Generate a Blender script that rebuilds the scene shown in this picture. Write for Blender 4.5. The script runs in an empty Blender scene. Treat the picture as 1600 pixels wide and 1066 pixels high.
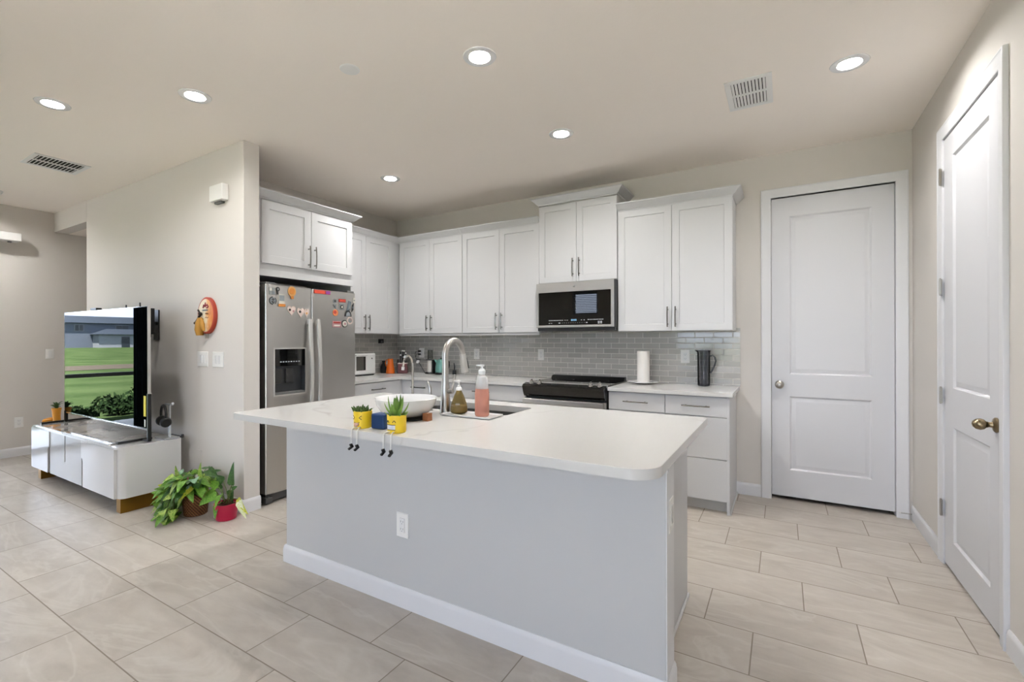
import bpy, bmesh, math, random
from mathutils import Vector, Matrix
C = bpy.context.scene
COL = C.collection
pi = math.pi
rnd = random.Random(7)

# ------------------------------------------------------------------ camera
cam_d = bpy.data.cameras.new('camera')
cam = bpy.data.objects.new('camera', cam_d); COL.objects.link(cam)
_a, _b, _c = math.radians(31.574), math.radians(.035), math.radians(-.118)
_R = Vector((math.cos(_a), math.sin(_a), 0)); _F = Vector((-math.sin(_a), math.cos(_a), 0)); _U = Vector((0, 0, 1))
_F2 = _F*math.cos(_b)+_U*math.sin(_b); _U2 = -_F*math.sin(_b)+_U*math.cos(_b)
_R3 = _R*math.cos(_c)+_U2*math.sin(_c); _U3 = -_R*math.sin(_c)+_U2*math.cos(_c)
cam.matrix_world = Matrix(((_R3.x, _U3.x, -_F2.x, -.803), (_R3.y, _U3.y, -_F2.y, -4.488), (_R3.z, _U3.z, -_F2.z, 1.303), (0, 0, 0, 1)))
cam_d.sensor_width = 36; cam_d.lens = 736.145/1600*36
cam_d.shift_x = 30.2/1600; cam_d.shift_y = -2.1/1600
cam_d.clip_start = .05; cam_d.clip_end = 400
C.camera = cam

# ------------------------------------------------------------------ view, world, sun
C.view_settings.view_transform = 'Standard'; C.view_settings.look = 'None'
C.view_settings.gamma = 1; C.view_settings.use_curve_mapping = False
C.view_settings.exposure = 0.35
DAY = 6.6      # overcast sky radiance
LAMP = 640.0    # downlight radiance
w = bpy.data.worlds.new('sky'); C.world = w; w.use_nodes = True
wn = w.node_tree.nodes; wl = w.node_tree.links; wn.clear()
wo = wn.new('ShaderNodeOutputWorld'); wb = wn.new('ShaderNodeBackground'); wl.new(wb.outputs[0], wo.inputs[0])
wb.inputs[0].default_value = (.76, .88, 1.10, 1); wb.inputs[1].default_value = DAY
sd = bpy.data.lights.new('sun', 'SUN'); sd.energy = 85; sd.angle = .02; sd.color = (1, .96, .88)
so = bpy.data.objects.new('sun', sd); COL.objects.link(so)
so.rotation_euler = (math.radians(20), 0, math.radians(140))
C.cycles.max_bounces = 10; C.cycles.diffuse_bounces = 6; C.cycles.glossy_bounces = 5
C.cycles.transparent_max_bounces = 12; C.cycles.sample_clamp_indirect = 10
C.cycles.use_denoising = True; C.cycles.caustics_reflective = False; C.cycles.caustics_refractive = False

# ------------------------------------------------------------------ materials
def lin(h):
    h = h.lstrip('#'); o = []
    for i in (0, 2, 4):
        v = int(h[i:i+2], 16)/255
        o.append(v/12.92 if v <= .04045 else ((v+.055)/1.055)**2.4)
    return (*o, 1)
_M = {}
def mat(name, col, rough=.5, metal=0, spec=.5, coat=0, bump=None, trans=0, emit=None, aniso=0, alpha=1, ior=None, coatr=.03):
    if name in _M: return _M[name]
    m = bpy.data.materials.new(name); m.use_nodes = True
    b = m.node_tree.nodes['Principled BSDF']
    c = lin(col) if isinstance(col, str) else (*col[:3], 1)
    b.inputs['Base Color'].default_value = c; b.inputs['Roughness'].default_value = rough
    b.inputs['Metallic'].default_value = metal; b.inputs['Specular IOR Level'].default_value = spec
    b.inputs['Coat Weight'].default_value = coat; b.inputs['Coat Roughness'].default_value = coatr
    b.inputs['Transmission Weight'].default_value = trans; b.inputs['Anisotropic'].default_value = aniso
    b.inputs['Alpha'].default_value = alpha
    if ior: b.inputs['IOR'].default_value = ior
    if emit: b.inputs['Emission Color'].default_value = (*emit[:3], 1); b.inputs['Emission Strength'].default_value = emit[3]
    nt = m.node_tree
    if bump:
        sc, st, dist = bump
        tc = nt.nodes.new('ShaderNodeTexCoord'); n = nt.nodes.new('ShaderNodeTexNoise'); bp_ = nt.nodes.new('ShaderNodeBump')
        n.inputs['Scale'].default_value = sc; n.inputs['Detail'].default_value = 3
        bp_.inputs['Strength'].default_value = st; bp_.inputs['Distance'].default_value = dist
        nt.links.new(tc.outputs['Object'], n.inputs['Vector']); nt.links.new(n.outputs['Fac'], bp_.inputs['Height'])
        nt.links.new(bp_.outputs['Normal'], b.inputs['Normal'])
    _M[name] = m
    return m
class NT:
    """tiny node-graph helper"""
    def __init__(s, m): s.m = m; s.t = m.node_tree; s.b = s.t.nodes['Principled BSDF']
    def n(s, typ, **kw):
        x = s.t.nodes.new('ShaderNode'+typ)
        for k, v in kw.items(): setattr(x, k, v)
        return x
    def l(s, a, b): s.t.links.new(a, b)
    def math(s, op, a, b=None, c=None, clamp=False):
        x = s.n('Math', operation=op); x.use_clamp = clamp
        for i, v in enumerate((a, b, c)):
            if v is None: continue
            if isinstance(v, (int, float)): x.inputs[i].default_value = v
            else: s.l(v, x.inputs[i])
        return x.outputs[0]
    def pos(s):
        g = s.n('NewGeometry'); q = s.n('SeparateXYZ'); s.l(g.outputs['Position'], q.inputs[0]); return g.outputs['Position'], q.outputs
    def mix(s, fac, a, b, mode='MIX'):
        x = s.n('Mix', data_type='RGBA', blend_type=mode)
        if isinstance(fac, (int, float)): x.inputs['Factor'].default_value = fac
        else: s.l(fac, x.inputs['Factor'])
        for i, v in ((6, a), (7, b)):
            if isinstance(v, tuple): x.inputs[i].default_value = v
            else: s.l(v, x.inputs[i])
        return x.outputs[2]
    def ramp(s, fac, stops):
        x = s.n('ValToRGB'); e = x.color_ramp.elements
        while len(e) < len(stops): e.new(.5)
        for i, (p, c) in enumerate(stops): e[i].position = p; e[i].color = c
        s.l(fac, x.inputs[0]); return x.outputs[0]
    def noise(s, vec, scale, detail=4, rough=.5, dist=0):
        x = s.n('TexNoise'); s.l(vec, x.inputs['Vector']); x.inputs['Scale'].default_value = scale
        x.inputs['Detail'].default_value = detail; x.inputs['Roughness'].default_value = rough; x.inputs['Distortion'].default_value = dist
        return x.outputs['Fac']
    def bump(s, h, st, dist):
        x = s.n('Bump'); x.inputs['Strength'].default_value = st; x.inputs['Distance'].default_value = dist
        s.l(h, x.inputs['Height']); s.l(x.outputs[0], s.b.inputs['Normal'])
def g4(v): return (v, v, v, 1)

# floor: 12x24 porcelain in a one-third offset
def floor_mat():
    m = mat('floor_tile', '#b4aca1', .38); k = NT(m); P, q = k.pos()
    v = k.math('DIVIDE', k.math('SUBTRACT', -1.158, q[1]), .3135); row = k.math('FLOOR', v); fv = k.math('FRACT', v)
    u = k.math('DIVIDE', k.math('SUBTRACT', k.math('ADD', q[0], .316), k.math('MULTIPLY', row, .2)), .6)
    fu = k.math('FRACT', u); cu = k.math('FLOOR', u)
    du = k.math('MULTIPLY', k.math('MINIMUM', fu, k.math('SUBTRACT', 1, fu)), .6)
    dv = k.math('MULTIPLY', k.math('MINIMUM', fv, k.math('SUBTRACT', 1, fv)), .3135)
    d = k.math('MINIMUM', du, dv)
    tile = k.math('SUBTRACT', d, .0022); tile = k.math('MULTIPLY', tile, 1400, clamp=True)
    cid = k.n('CombineXYZ'); k.l(cu, cid.inputs[0]); k.l(row, cid.inputs[1])
    wn_ = k.n('TexWhiteNoise'); k.l(cid.outputs[0], wn_.inputs['Vector'])
    # each tile samples its own piece of stone
    off = k.n('VectorMath', operation='SCALE'); k.l(wn_.outputs['Color'], off.inputs[0]); off.inputs['Scale'].default_value = 30
    st = k.n('VectorMath', operation='MULTIPLY'); k.l(P, st.inputs[0]); st.inputs[1].default_value = (.55, 1.5, 1)
    sp = k.n('VectorMath', operation='ADD'); k.l(st.outputs[0], sp.inputs[0]); k.l(off.outputs[0], sp.inputs[1])
    n1 = k.noise(sp.outputs[0], 2.6, 6, .6, .8); n2 = k.noise(sp.outputs[0], 9, 5, .6, .4)
    base = k.ramp(n1, [(.3, lin('#aaa298')), (.52, lin('#b9b1a8')), (.72, lin('#c5beb6'))])
    base = k.mix(.35, base, k.ramp(n2, [(.35, lin('#a39a8f')), (.65, lin('#c2bbb0'))]))
    vein = k.math('MULTIPLY', k.math('ABSOLUTE', k.math('SUBTRACT', k.noise(sp.outputs[0], 1.6, 5, .55, 1.2), .5)), 38, clamp=True)
    base = k.mix(k.math('MULTIPLY', k.math('SUBTRACT', 1, vein), .35), base, lin('#cdc8c0'))
    tone = k.math('ADD', k.math('MULTIPLY', wn_.outputs['Value'], .07), .965)
    tb = k.n('VectorMath', operation='SCALE'); k.l(base, tb.inputs[0]); k.l(tone, tb.inputs['Scale'])
    c = k.mix(tile, lin('#8a8074'), tb.outputs[0]); k.l(c, k.b.inputs['Base Color'])
    k.l(k.math('ADD', k.math('MULTIPLY', tile, -.42), .8), k.b.inputs['Roughness'])
    k.bump(k.math('ADD', tile, k.math('MULTIPLY', n2, .08)), .35, .0015)
    return m
def brick_mat(name, ax):
    m = mat(name, '#83807a', .12, spec=.6); k = NT(m); P, q = k.pos()
    v = k.math('DIVIDE', k.math('SUBTRACT', q[2], .92), .05); row = k.math('FLOOR', v); fv = k.math('FRACT', v)
    odd = k.math('MODULO', k.math('ADD', row, 10), 2)
    u = k.math('DIVIDE', k.math('ADD', k.math('ADD', q[ax], 1.16), k.math('MULTIPLY', odd, .075)), .15)
    fu = k.math('FRACT', k.math('ADD', u, 60)); cu = k.math('FLOOR', u)
    du = k.math('MULTIPLY', k.math('MINIMUM', fu, k.math('SUBTRACT', 1, fu)), .15)
    dv = k.math('MULTIPLY', k.math('MINIMUM', fv, k.math('SUBTRACT', 1, fv)), .05)
    d = k.math('MINIMUM', du, dv)
    tile = k.math('MULTIPLY', k.math('SUBTRACT', d, .0016), 900, clamp=True)
    edge = k.math('MULTIPLY', k.math('SUBTRACT', d, .0013), 230, clamp=True)
    cid = k.n('CombineXYZ'); k.l(cu, cid.inputs[0]); k.l(row, cid.inputs[1])
    wn_ = k.n('TexWhiteNoise'); k.l(cid.outputs[0], wn_.inputs['Vector'])
    base = k.mix(wn_.outputs['Value'], lin('#b0aea9'), lin('#bfbdb8'))
    c = k.mix(tile, lin('#e2dfd8'), base); k.l(c, k.b.inputs['Base Color'])
    k.l(k.math('ADD', k.math('MULTIPLY', tile, -.6), .7), k.b.inputs['Roughness'])
    # slight cushion edge and a small tilt per tile
    til = k.math('ADD', k.math('MULTIPLY', k.math('MULTIPLY', k.math('SUBTRACT', wn_.outputs['Value'], .5), fv), .35), k.noise(P, 14, 1))
    k.bump(k.math('ADD', k.math('SMOOTH_MIN', edge, 1, .4), k.math('MULTIPLY', til, .7)), .5, .0016)
    return m
def quartz_mat(name, vein_amt):
    m = mat(name, '#cecdca', .24, spec=.5); k = NT(m); P, q = k.pos()
    n = k.noise(P, .7, 4, .5, .7)
    v = k.math('MULTIPLY', k.math('ABSOLUTE', k.math('SUBTRACT', n, .5)), 170, clamp=True)
    n2 = k.noise(P, 2.1, 2, .5, .2)
    mask = k.math('MULTIPLY', k.math('SUBTRACT', n2, .45), 6, clamp=True)
    f = k.math('MULTIPLY', k.math('MULTIPLY', k.math('SUBTRACT', 1, v), mask), vein_amt)
    c = k.mix(f, lin('#cecdca'), lin('#96928b')); k.l(c, k.b.inputs['Base Color']); return m
def steel_mat(name, col='#a9a6a2', rough=.3, vertical=False):
    m = mat(name, col, rough, 1); k = NT(m); P, q = k.pos()
    s = k.n('VectorMath', operation='MULTIPLY'); k.l(P, s.inputs[0]); s.inputs[1].default_value = (3, 3, 400) if not vertical else (400, 400, 3)
    n = k.noise(s.outputs[0], 1, 3)
    if not vertical: k.l(k.math('ADD', k.math('MULTIPLY', n, .12), rough-.06), k.b.inputs['Roughness'])
    if not vertical: k.bump(n, .04, .001)
    return m
def glass_mat(name, tint=(1, 1, 1), refl=1):
    m = bpy.data.materials.new(name); m.use_nodes = True; t = m.node_tree; t.nodes.clear()
    o = t.nodes.new('ShaderNodeOutputMaterial'); mx = t.nodes.new('ShaderNodeMixShader'); tr = t.nodes.new('ShaderNodeBsdfTransparent'); gl = t.nodes.new('ShaderNodeBsdfGlossy')
    fr = t.nodes.new('ShaderNodeFresnel'); fr.inputs[0].default_value = 1.45
    tr.inputs[0].default_value = (*tint, 1); gl.inputs['Roughness'].default_value = 0
    t.links.new(fr.outputs[0], mx.inputs[0]); t.links.new(tr.outputs[0], mx.inputs[1]); t.links.new(gl.outputs[0], mx.inputs[2]); t.links.new(mx.outputs[0], o.inputs[0])
    return m
WALL = mat('wall_paint', '#d6d1cb', .75, spec=.25, bump=(140, .12, .001))
CEIL = mat('ceiling_paint', '#f9f1e8', .85, spec=.2, bump=(70, .35, .002))
TRIM = mat('trim_paint', '#dedee0', .35, spec=.4)
DOORP = mat('door_paint', '#d7d7da', .38, spec=.4)
CAB = mat('cabinet_paint', '#cdcdce', .33, spec=.4)
ISLP = mat('island_paint', '#c3c3c3', .7, spec=.25, bump=(120, .15, .001))
FLOOR = floor_mat(); BRICK_B = brick_mat('backsplash_back_tile', 0); BRICK_L = brick_mat('backsplash_left_tile', 1)
QUARTZ = quartz_mat('island_quartz', .38); QUARTZ2 = quartz_mat('counter_quartz', .15)
STEEL = steel_mat('brushed_steel', '#bbb8b4', .34); STEELD = steel_mat('fridge_steel', '#cdcac6', .3, True)
CHROME = mat('chrome', '#d4d2cf', .12, 1); NICKEL = mat('satin_nickel', '#b3aea6', .28, 1); SATIN = mat('handle_steel', '#d2d0cc', .42, .55)
PULL = mat('pull_metal', '#8c8a86', .22, 1)
BRASS = mat('antique_brass', '#95856a', .28, 1)
BLACK = mat('black_plastic', '#121212', .35); BLACKG = mat('black_glass', '#030303', .02, spec=.6); DARK = mat('dark_recess', '#15130f', .8)
GREYP = mat('grey_plastic', '#6d6d6c', .45); WHITEP = mat('white_plastic', '#e9e8e5', .3); WHITEG = mat('white_gloss', '#ececeb', .12, coat=.4)
FRSIDE = mat('fridge_side', '#26241f', .6)
TOE = mat('toe_kick', '#c9c8c5', .5)
PANE = glass_mat('window_glass')

# ------------------------------------------------------------------ mesh helpers
def BM(): return bmesh.new()
def _faces_mi(bm, n0, mi):
    if mi:
        bm.faces.ensure_lookup_table()
        for f in bm.faces[n0:]: f.material_index = mi
def box(bm, x0, x1, y0, y1, z0, z1, bev=0, seg=2, mi=0):
    n0 = len(bm.faces)
    r = bmesh.ops.create_cube(bm, size=1)
    vs = r['verts']
    for v in vs: v.co = Vector(((x0+x1)/2+v.co.x*(x1-x0), (y0+y1)/2+v.co.y*(y1-y0), (z0+z1)/2+v.co.z*(z1-z0)))
    if bev:
        es = list({e for v in vs for e in v.link_edges})
        b = min(bev, .49*min(abs(x1-x0), abs(y1-y0), abs(z1-z0)))
        r2 = bmesh.ops.bevel(bm, geom=es, offset=b, segments=seg, affect='EDGES', profile=.5)
        if mi:
            fs = set(r2['faces'])
            for v in r2['verts']: fs |= set(v.link_faces)
            for f in fs: f.material_index = mi
    elif mi:
        for f in {f for v in vs for f in v.link_faces}: f.material_index = mi
    return bm
def xform(bm, M, start=0):
    bm.verts.ensure_lookup_table()
    for v in bm.verts[start:]: v.co = M @ v.co
def ring(bm, c, n, r, u, v):
    return [bm.verts.new(c + u*(r*math.cos(2*pi*i/n)) + v*(r*math.sin(2*pi*i/n))) for i in range(n)]
def bridge(bm, a, b, mi=0):
    n = len(a)
    for i in range(n):
        f = bm.faces.new((a[i], a[(i+1) % n], b[(i+1) % n], b[i])); f.material_index = mi
def tube(bm, pts, rad, n=10, mi=0, caps=True):
    pts = [Vector(p) for p in pts]; R = rad if isinstance(rad, (list, tuple)) else [rad]*len(pts)
    up = None; prev = None
    for i, p in enumerate(pts):
        t = (pts[min(i+1, len(pts)-1)]-pts[max(i-1, 0)]).normalized()
        if up is None:
            up = Vector((0, 0, 1)) if abs(t.z) < .9 else Vector((1, 0, 0))
        u = (up - t*up.dot(t)).normalized(); v = t.cross(u); up = u
        rg = ring(bm, p, n, R[i], u, v)
        if prev: bridge(bm, prev, rg, mi)
        elif caps:
            f = bm.faces.new(list(reversed(rg))); f.material_index = mi
        prev = rg
    if caps:
        f = bm.faces.new(prev); f.material_index = mi
    return bm
def lathe(bm, prof, c=(0, 0, 0), n=32, mi=0, axis='z', sy=1):
    c = Vector(c); prev = None; first = None
    A = {'z': (Vector((1, 0, 0)), Vector((0, 1, 0)), Vector((0, 0, 1))), 'y': (Vector((1, 0, 0)), Vector((0, 0, 1)), Vector((0, -1, 0))), 'x': (Vector((0, 1, 0)), Vector((0, 0, 1)), Vector((1, 0, 0))), '-x': (Vector((0, -1, 0)), Vector((0, 0, 1)), Vector((-1, 0, 0)))}[axis]
    for r, z in prof:
        p = c + A[2]*z
        if r < 1e-6: rg = [bm.verts.new(p)]
        else: rg = ring(bm, p, n, r, A[0], A[1]*sy)
        if prev:
            if len(prev) == 1 and len(rg) > 1:
                for i in range(n): bm.faces.new((prev[0], rg[(i+1) % n], rg[i])).material_index = mi
            elif len(rg) == 1 and len(prev) > 1:
                for i in range(n): bm.faces.new((prev[i], prev[(i+1) % n], rg[0])).material_index = mi
            elif len(rg) > 1: bridge(bm, prev, rg, mi)
        prev = rg
    return bm
def prism(bm, poly, z0, z1, mi=0, plane='xy'):
    def P(a, b, h):
        return {'xy': (a, b, h), 'xz': (a, h, b), 'yz': (h, a, b)}[plane]
    lo = [bm.verts.new(P(a, b, z0)) for a, b in poly]; hi = [bm.verts.new(P(a, b, z1)) for a, b in poly]
    f1 = bm.faces.new(lo); f2 = bm.faces.new(hi); f1.material_index = mi; f2.material_index = mi
    bridge(bm, lo, hi, mi); return bm
def rrect(x0, x1, y0, y1, rs, n=6):
    """rounded rectangle, radii (x0y0, x1y0, x1y1, x0y1)"""
    o = []
    for (cx, cy, sx, sy, a0), r in zip(((x0, y0, 1, 1, pi), (x1, y0, -1, 1, 1.5*pi), (x1, y1, -1, -1, 0), (x0, y1, 1, -1, .5*pi)), rs):
        if r <= 0: o.append((cx, cy)); continue
        for i in range(n+1):
            a = a0+i*pi/2/n; o.append((cx+sx*r+r*math.cos(a), cy+sy*r+r*math.sin(a)))
    return o
def rectloft(bm, x0, x1, z0, z1, rings, cap0=True, cap1=True, mi=0):
    """nested rectangles in the xz plane: rings of (inset, y)"""
    prev = None
    for i, (s, y) in enumerate(rings):
        rg = [bm.verts.new(p) for p in ((x0+s, y, z0+s), (x1-s, y, z0+s), (x1-s, y, z1-s), (x0+s, y, z1-s))]
        if prev: bridge(bm, prev, rg, mi)
        elif cap0: bm.faces.new(list(reversed(rg))).material_index = mi
        prev = rg
    if cap1: bm.faces.new(prev).material_index = mi
    return bm
def build(name, bm, m, parent=None, smooth=35, loc=None, bevel=None):
    bmesh.ops.recalc_face_normals(bm, faces=bm.faces)
    me = bpy.data.meshes.new(name); bm.to_mesh(me); bm.free()
    for x in (m if isinstance(m, (list, tuple)) else [m]): me.materials.append(x)
    if smooth:
        me.polygons.foreach_set('use_smooth', [True]*len(me.polygons)); me.set_sharp_from_angle(angle=math.radians(smooth))
    o = bpy.data.objects.new(name, me); COL.objects.link(o)
    if smooth and len(me.polygons) < 4000: wn_m = o.modifiers.new('weighted_normals', 'WEIGHTED_NORMAL'); wn_m.keep_sharp = True
    if parent: o.parent = parent
    if loc: o.location = loc
    return o
def tag(o, label, cat, group=None, kind=None):
    o['label'] = label; o['category'] = cat
    if group: o['group'] = group
    if kind: o['kind'] = kind
    return o
def thing(name, label, cat, loc=(0, 0, 0), rz=0, group=None):
    o = bpy.data.objects.new(name, None); COL.objects.link(o); o.empty_display_size = .05
    o.location = loc; o.rotation_euler = (0, 0, rz); return tag(o, label, cat, group)
def struct(name, bm, m, label=None, parent=None, smooth=35):
    o = build(name, bm, m, parent, smooth)
    if not parent: o['kind'] = 'structure'
    if label: o['label'] = label
    return o
def copy_tree(o, parent=None):
    c = o.copy(); COL.objects.link(c)
    if parent: c.parent = parent
    for ch in list(o.children): copy_tree(ch, c)
    return c

# ------------------------------------------------------------------ the room
H = 2.82
XL, YR = -8.172, -7.0
bm = BM(); box(bm, -8.6, .3, YR-.2, .3, -.12, 0); struct('floor', bm, FLOOR, 'pale grey stone look floor tiles laid in a staggered pattern', smooth=0)
CANS = [(-4.775, -3.394), (-3.90, -2.965), (-2.18, -2.375), (-2.185, -1.27), (-3.93, -1.225), (-.485, -1.255), (-7.6, -3.3), (-6.2, -5.4)]
bm = BM(); box(bm, -8.6, .3, YR-.2, .3, H+.06, H+.15)
def _lp(pts, z):
    v = [bm.verts.new((x, y, z)) for x, y in pts]; return v, [bm.edges.new((v[i], v[(i+1) % len(v)])) for i in range(len(v))]
_es = _lp([(-8.6, YR-.2), (.3, YR-.2), (.3, .3), (-8.6, .3)], H)[1]; _cl = []
for x_, y_ in CANS:
    v_, e_ = _lp([(x_+.060*math.cos(2*pi*i/32), y_+.060*math.sin(2*pi*i/32)) for i in range(32)], H); _es += e_; _cl.append(v_)
bmesh.ops.triangle_fill(bm, use_beauty=True, use_dissolve=False, edges=_es)
for v_ in _cl: bridge(bm, v_, [bm.verts.new(v.co+Vector((0, 0, .06))) for v in v_])
box(bm, XL, -7.222, -2.315, .0, 2.595, H)
struct('ceiling', bm, CEIL, 'matt beige white ceiling with recessed lights', smooth=0)
bm = BM()   # back wall with the closet doorway and added unseen boxes that block stray light
box(bm, -8.6, -.882, 0, .12, 0, H); box(bm, -.092, .12, 0, .12, 0, H); box(bm, -.882, -.092, 0, .12, 2.455, H); box(bm, -1.1, .12, .3, .36, 0, H)
box(bm, -.96, -.92, .12, .3, 0, H); box(bm, -.96, 0, .12, .3, 2.5, 2.55); box(bm, 0, .12, .12, .36, 0, H)
struct('wall_back', bm, WALL, smooth=0)
bm = BM()   # right wall with the door opening, closed behind by added light blocking boxes
box(bm, 0, .12, YR-.12, -1.63, 0, H); box(bm, 0, .12, -.79, .12, 0, H); box(bm, 0, .12, -1.63, -.79, 2.455, H); box(bm, .3, .36, -1.8, -.6, 0, H)
box(bm, .12, .3, -1.75, -1.7, 0, H); box(bm, .12, .3, -.72, -.67, 0, H); box(bm, .12, .3, -1.75, -.7, 2.5, 2.55)
struct('wall_right', bm, WALL, smooth=0)
bm = BM(); box(bm, -5.12, -5.0, -2.33, 0, 0, H); struct('wall_kitchen_left', bm, WALL, smooth=0)
bm = BM(); box(bm, -7.222, -4.263, -2.444, -2.315, 0, H, .006, 2); box(bm, -7.222, -7.10, -2.32, 0, 0, 2.6); box(bm, XL, -7.222, -2.444, -2.315, 2.595, H)
struct('wall_television', bm, WALL, 'light grey wall behind the television that ends beside the fridge')
bm = BM()   # far left wall with the patio door opening (y -3.05 .. -5.6)
DY0, DY1, DZ = -5.6, -3.05, 2.36
box(bm, XL-.14, XL, DY1, .12, 0, H); box(bm, XL-.14, XL, YR-.12, DY0, 0, H); box(bm, XL-.14, XL, DY0, DY1, DZ, H)
struct('wall_left', bm, WALL, smooth=0)
bm = BM()   # rear wall: unseen patio door added for more daylight, blinds window, side window
W = [(-8.1, -6.98, 0, 2.4), (-5.12, -4.48, 1.9, 2.45), (-2.87, -1.45, .80, 2.4), (-1.2, -.2, 0, 2.4)]
xs = XL-.14
for a, b, z0, z1 in W:
    box(bm, xs, a, YR-.14, YR, 0, H); xs = b
    if z0: box(bm, a, b, YR-.14, YR, 0, z0)
    box(bm, a, b, YR-.14, YR, z1, H)
box(bm, xs, .12, YR-.14, YR, 0, H)
struct('wall_rear', bm, WALL, smooth=0)

def baseboard(bm, p0, p1, nrm, h=.1, t=.013):
    """moulded skirting between two floor points; nrm points into the room"""
    prof = [(0, 0), (t, 0), (t, h*.78), (t*.8, h*.84), (t*.8, h*.9), (t*.35, h), (0, h)]
    a = [bm.verts.new((p0[0]+nrm[0]*o, p0[1]+nrm[1]*o, z)) for o, z in prof]; b = [bm.verts.new((p1[0]+nrm[0]*o, p1[1]+nrm[1]*o, z)) for o, z in prof]
    bridge(bm, a, b); bm.faces.new(a); bm.faces.new(list(reversed(b)))
bm = BM(); baseboard(bm, (-1.135, 0), (-.953, 0), (0, -1)); struct('baseboard_back', bm, TRIM)
bm = BM(); baseboard(bm, (0, 0), (0, -.713), (-1, 0)); baseboard(bm, (0, -1.705), (0, YR), (-1, 0)); struct('baseboard_right', bm, TRIM)
bm = BM(); baseboard(bm, (XL, 0), (XL, -3.0), (1, 0)); baseboard(bm, (XL, -5.7), (XL, YR), (1, 0)); struct('baseboard_left', bm, TRIM)
bm = BM(); baseboard(bm, (-7.222, -2.444), (-4.263, -2.444), (0, -1)); baseboard(bm, (-4.263, -2.457), (-4.263, -2.315), (1, 0)); struct('baseboard_television', bm, TRIM)

# ---- panel doors
def panel_door(parent, x0, x1, z0, z1, panels, t=.035):
    """local: front faces -y at y=0, thickness behind"""
    bm = BM()
    xs_ = [x0, panels[0][0], panels[0][1], x1]; zs = [z0]
    for p in panels: zs += [p[2], p[3]]
    zs.append(z1)
    grid = [[bm.verts.new((x, 0, z)) for z in zs] for x in xs_]
    for i in range(3):
        for j in range(len(zs)-1):
            if i == 1 and j % 2 == 1: continue
            bm.faces.new((grid[i][j], grid[i+1][j], grid[i+1][j+1], grid[i][j+1]))
    for a, b, c, d in panels:
        rectloft(bm, a, b, c, d, [(0, 0), (.004, .003), (.012, .010), (.022, .011), (.040, .004), (.044, .0035)], cap0=False)
    box(bm, x0, x1, .0125, t, z0, z1)
    for a, b in ((x0, x0), (x1, x1)):
        f = [bm.verts.new(p) for p in ((a, 0, z0), (a, .0125, z0), (a, .0125, z1), (a, 0, z1))]; bm.faces.new(f)
    for z in (z0, z1):
        f = [bm.verts.new(p) for p in ((x0, 0, z), (x1, 0, z), (x1, .0125, z), (x0, .0125, z))]; bm.faces.new(f)
    bmesh.ops.remove_doubles(bm, verts=bm.verts, dist=.00005)
    return build('door_slab', bm, DOORP, parent)
def casing(parent, x0, x1, zt, w=.072):
    """moulded casing with mitred corners around an opening x0..x1; front is -y"""
    bm = BM()
    prof = [(0, 0), (0, -.010), (.006, -.013), (.018, -.013), (.024, -.016), (w-.016, -.016), (w-.008, -.020), (w-.002, -.019), (w, -.014), (w, 0)]
    rows = []
    for (x, z, dx, dz) in ((x0, 0, -1, 0), (x0, zt, -1, 1), (x1, zt, 1, 1), (x1, 0, 1, 0)):
        rows.append([bm.verts.new((x+dx*o, y, z+dz*o)) for o, y in prof])
    for i in range(3): bridge(bm, rows[i], rows[i+1])
    bm.faces.new(rows[0]); bm.faces.new(rows[3])
    return build('door_casing', bm, TRIM, parent)
def jamb(parent, x0, x1, zt, d):
    bm = BM(); box(bm, x0-.018, x0, 0, d, 0, zt+.018); box(bm, x1, x1+.018, 0, d, 0, zt+.018); box(bm, x0, x1, 0, d, zt, zt+.018)
    return build('door_jamb', bm, TRIM, parent)
def setting(name, loc, rz):
    o = bpy.data.objects.new(name, None); COL.objects.link(o); o.location = loc; o.rotation_euler = (0, 0, rz); o['kind'] = 'structure'; return o
d1 = setting('door_1', (0, 0, 0), 0)
casing(d1, -.880, -.094, 2.458); jamb(d1, -.880, -.094, 2.455, .1)
o = panel_door(d1, -.877, -.097, .03, 2.4535, [(-.752, -.228, .245, .842), (-.752, -.228, 1.02, 2.30)]); o.location = (0, .022, 0)
def round_knob(parent, loc, axis, m):
    bm = BM(); lathe(bm, [(0, 0), (.032, 0), (.032, .006), (.027, .010), (.012, .013), (.010, .030), (.016, .036), (.027, .044), (.031, .054), (.028, .065), (.018, .071), (0, .073)], (0, 0, 0), 28, axis=axis)
    return build('door_knob', bm, m, parent, loc=loc)
k = round_knob(d1, (-.823, .022, .935), 'y', NICKEL); k['label'] = 'round satin nickel door knob'
d2 = setting('door_2', (0, -.79, 0), -pi/2)     # local x runs toward the camera
casing(d2, 0, .838, 2.458); jamb(d2, 0, .838, 2.455, .1)
o = panel_door(d2, .004, .834, .014, 2.450, [(.16, .70, .175, .815), (.16, .70, 1.03, 2.32)]); o.location = (0, -.002, 0)
bm = BM(); lathe(bm, [(0, 0), (.033, 0), (.033, .006), (.028, .011), (.013, .015), (.011, .026), (.014, .032)], axis='y')
kx = .785
n0 = len(bm.verts)
lathe(bm, [(0, .030), (.013, .034), (.022, .042), (.0255, .054), (.022, .068), (.013, .078), (0, .082)], axis='y', n=28)
bm.verts.ensure_lookup_table()
for v in bm.verts[n0:]: v.co.x *= 1.0
k = build('door_knob', bm, BRASS, d2, loc=(kx, -.002, .925)); k['label'] = 'antique brass egg shaped door knob'
for z in (2.244, 1.606, .977, .327):
    bm = BM(); tube(bm, [(0, 0, -.045), (0, 0, .045)], .0055, 10); box(bm, -.014, .014, .002, .006, -.045, .045, .001); tube(bm, [(0, 0, -.05), (0, 0, -.045)], .004, 8); tube(bm, [(0, 0, .045), (0, 0, .05)], .004, 8)
    build('hinge', bm, NICKEL, d2, loc=(.002, -.020, z))

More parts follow.
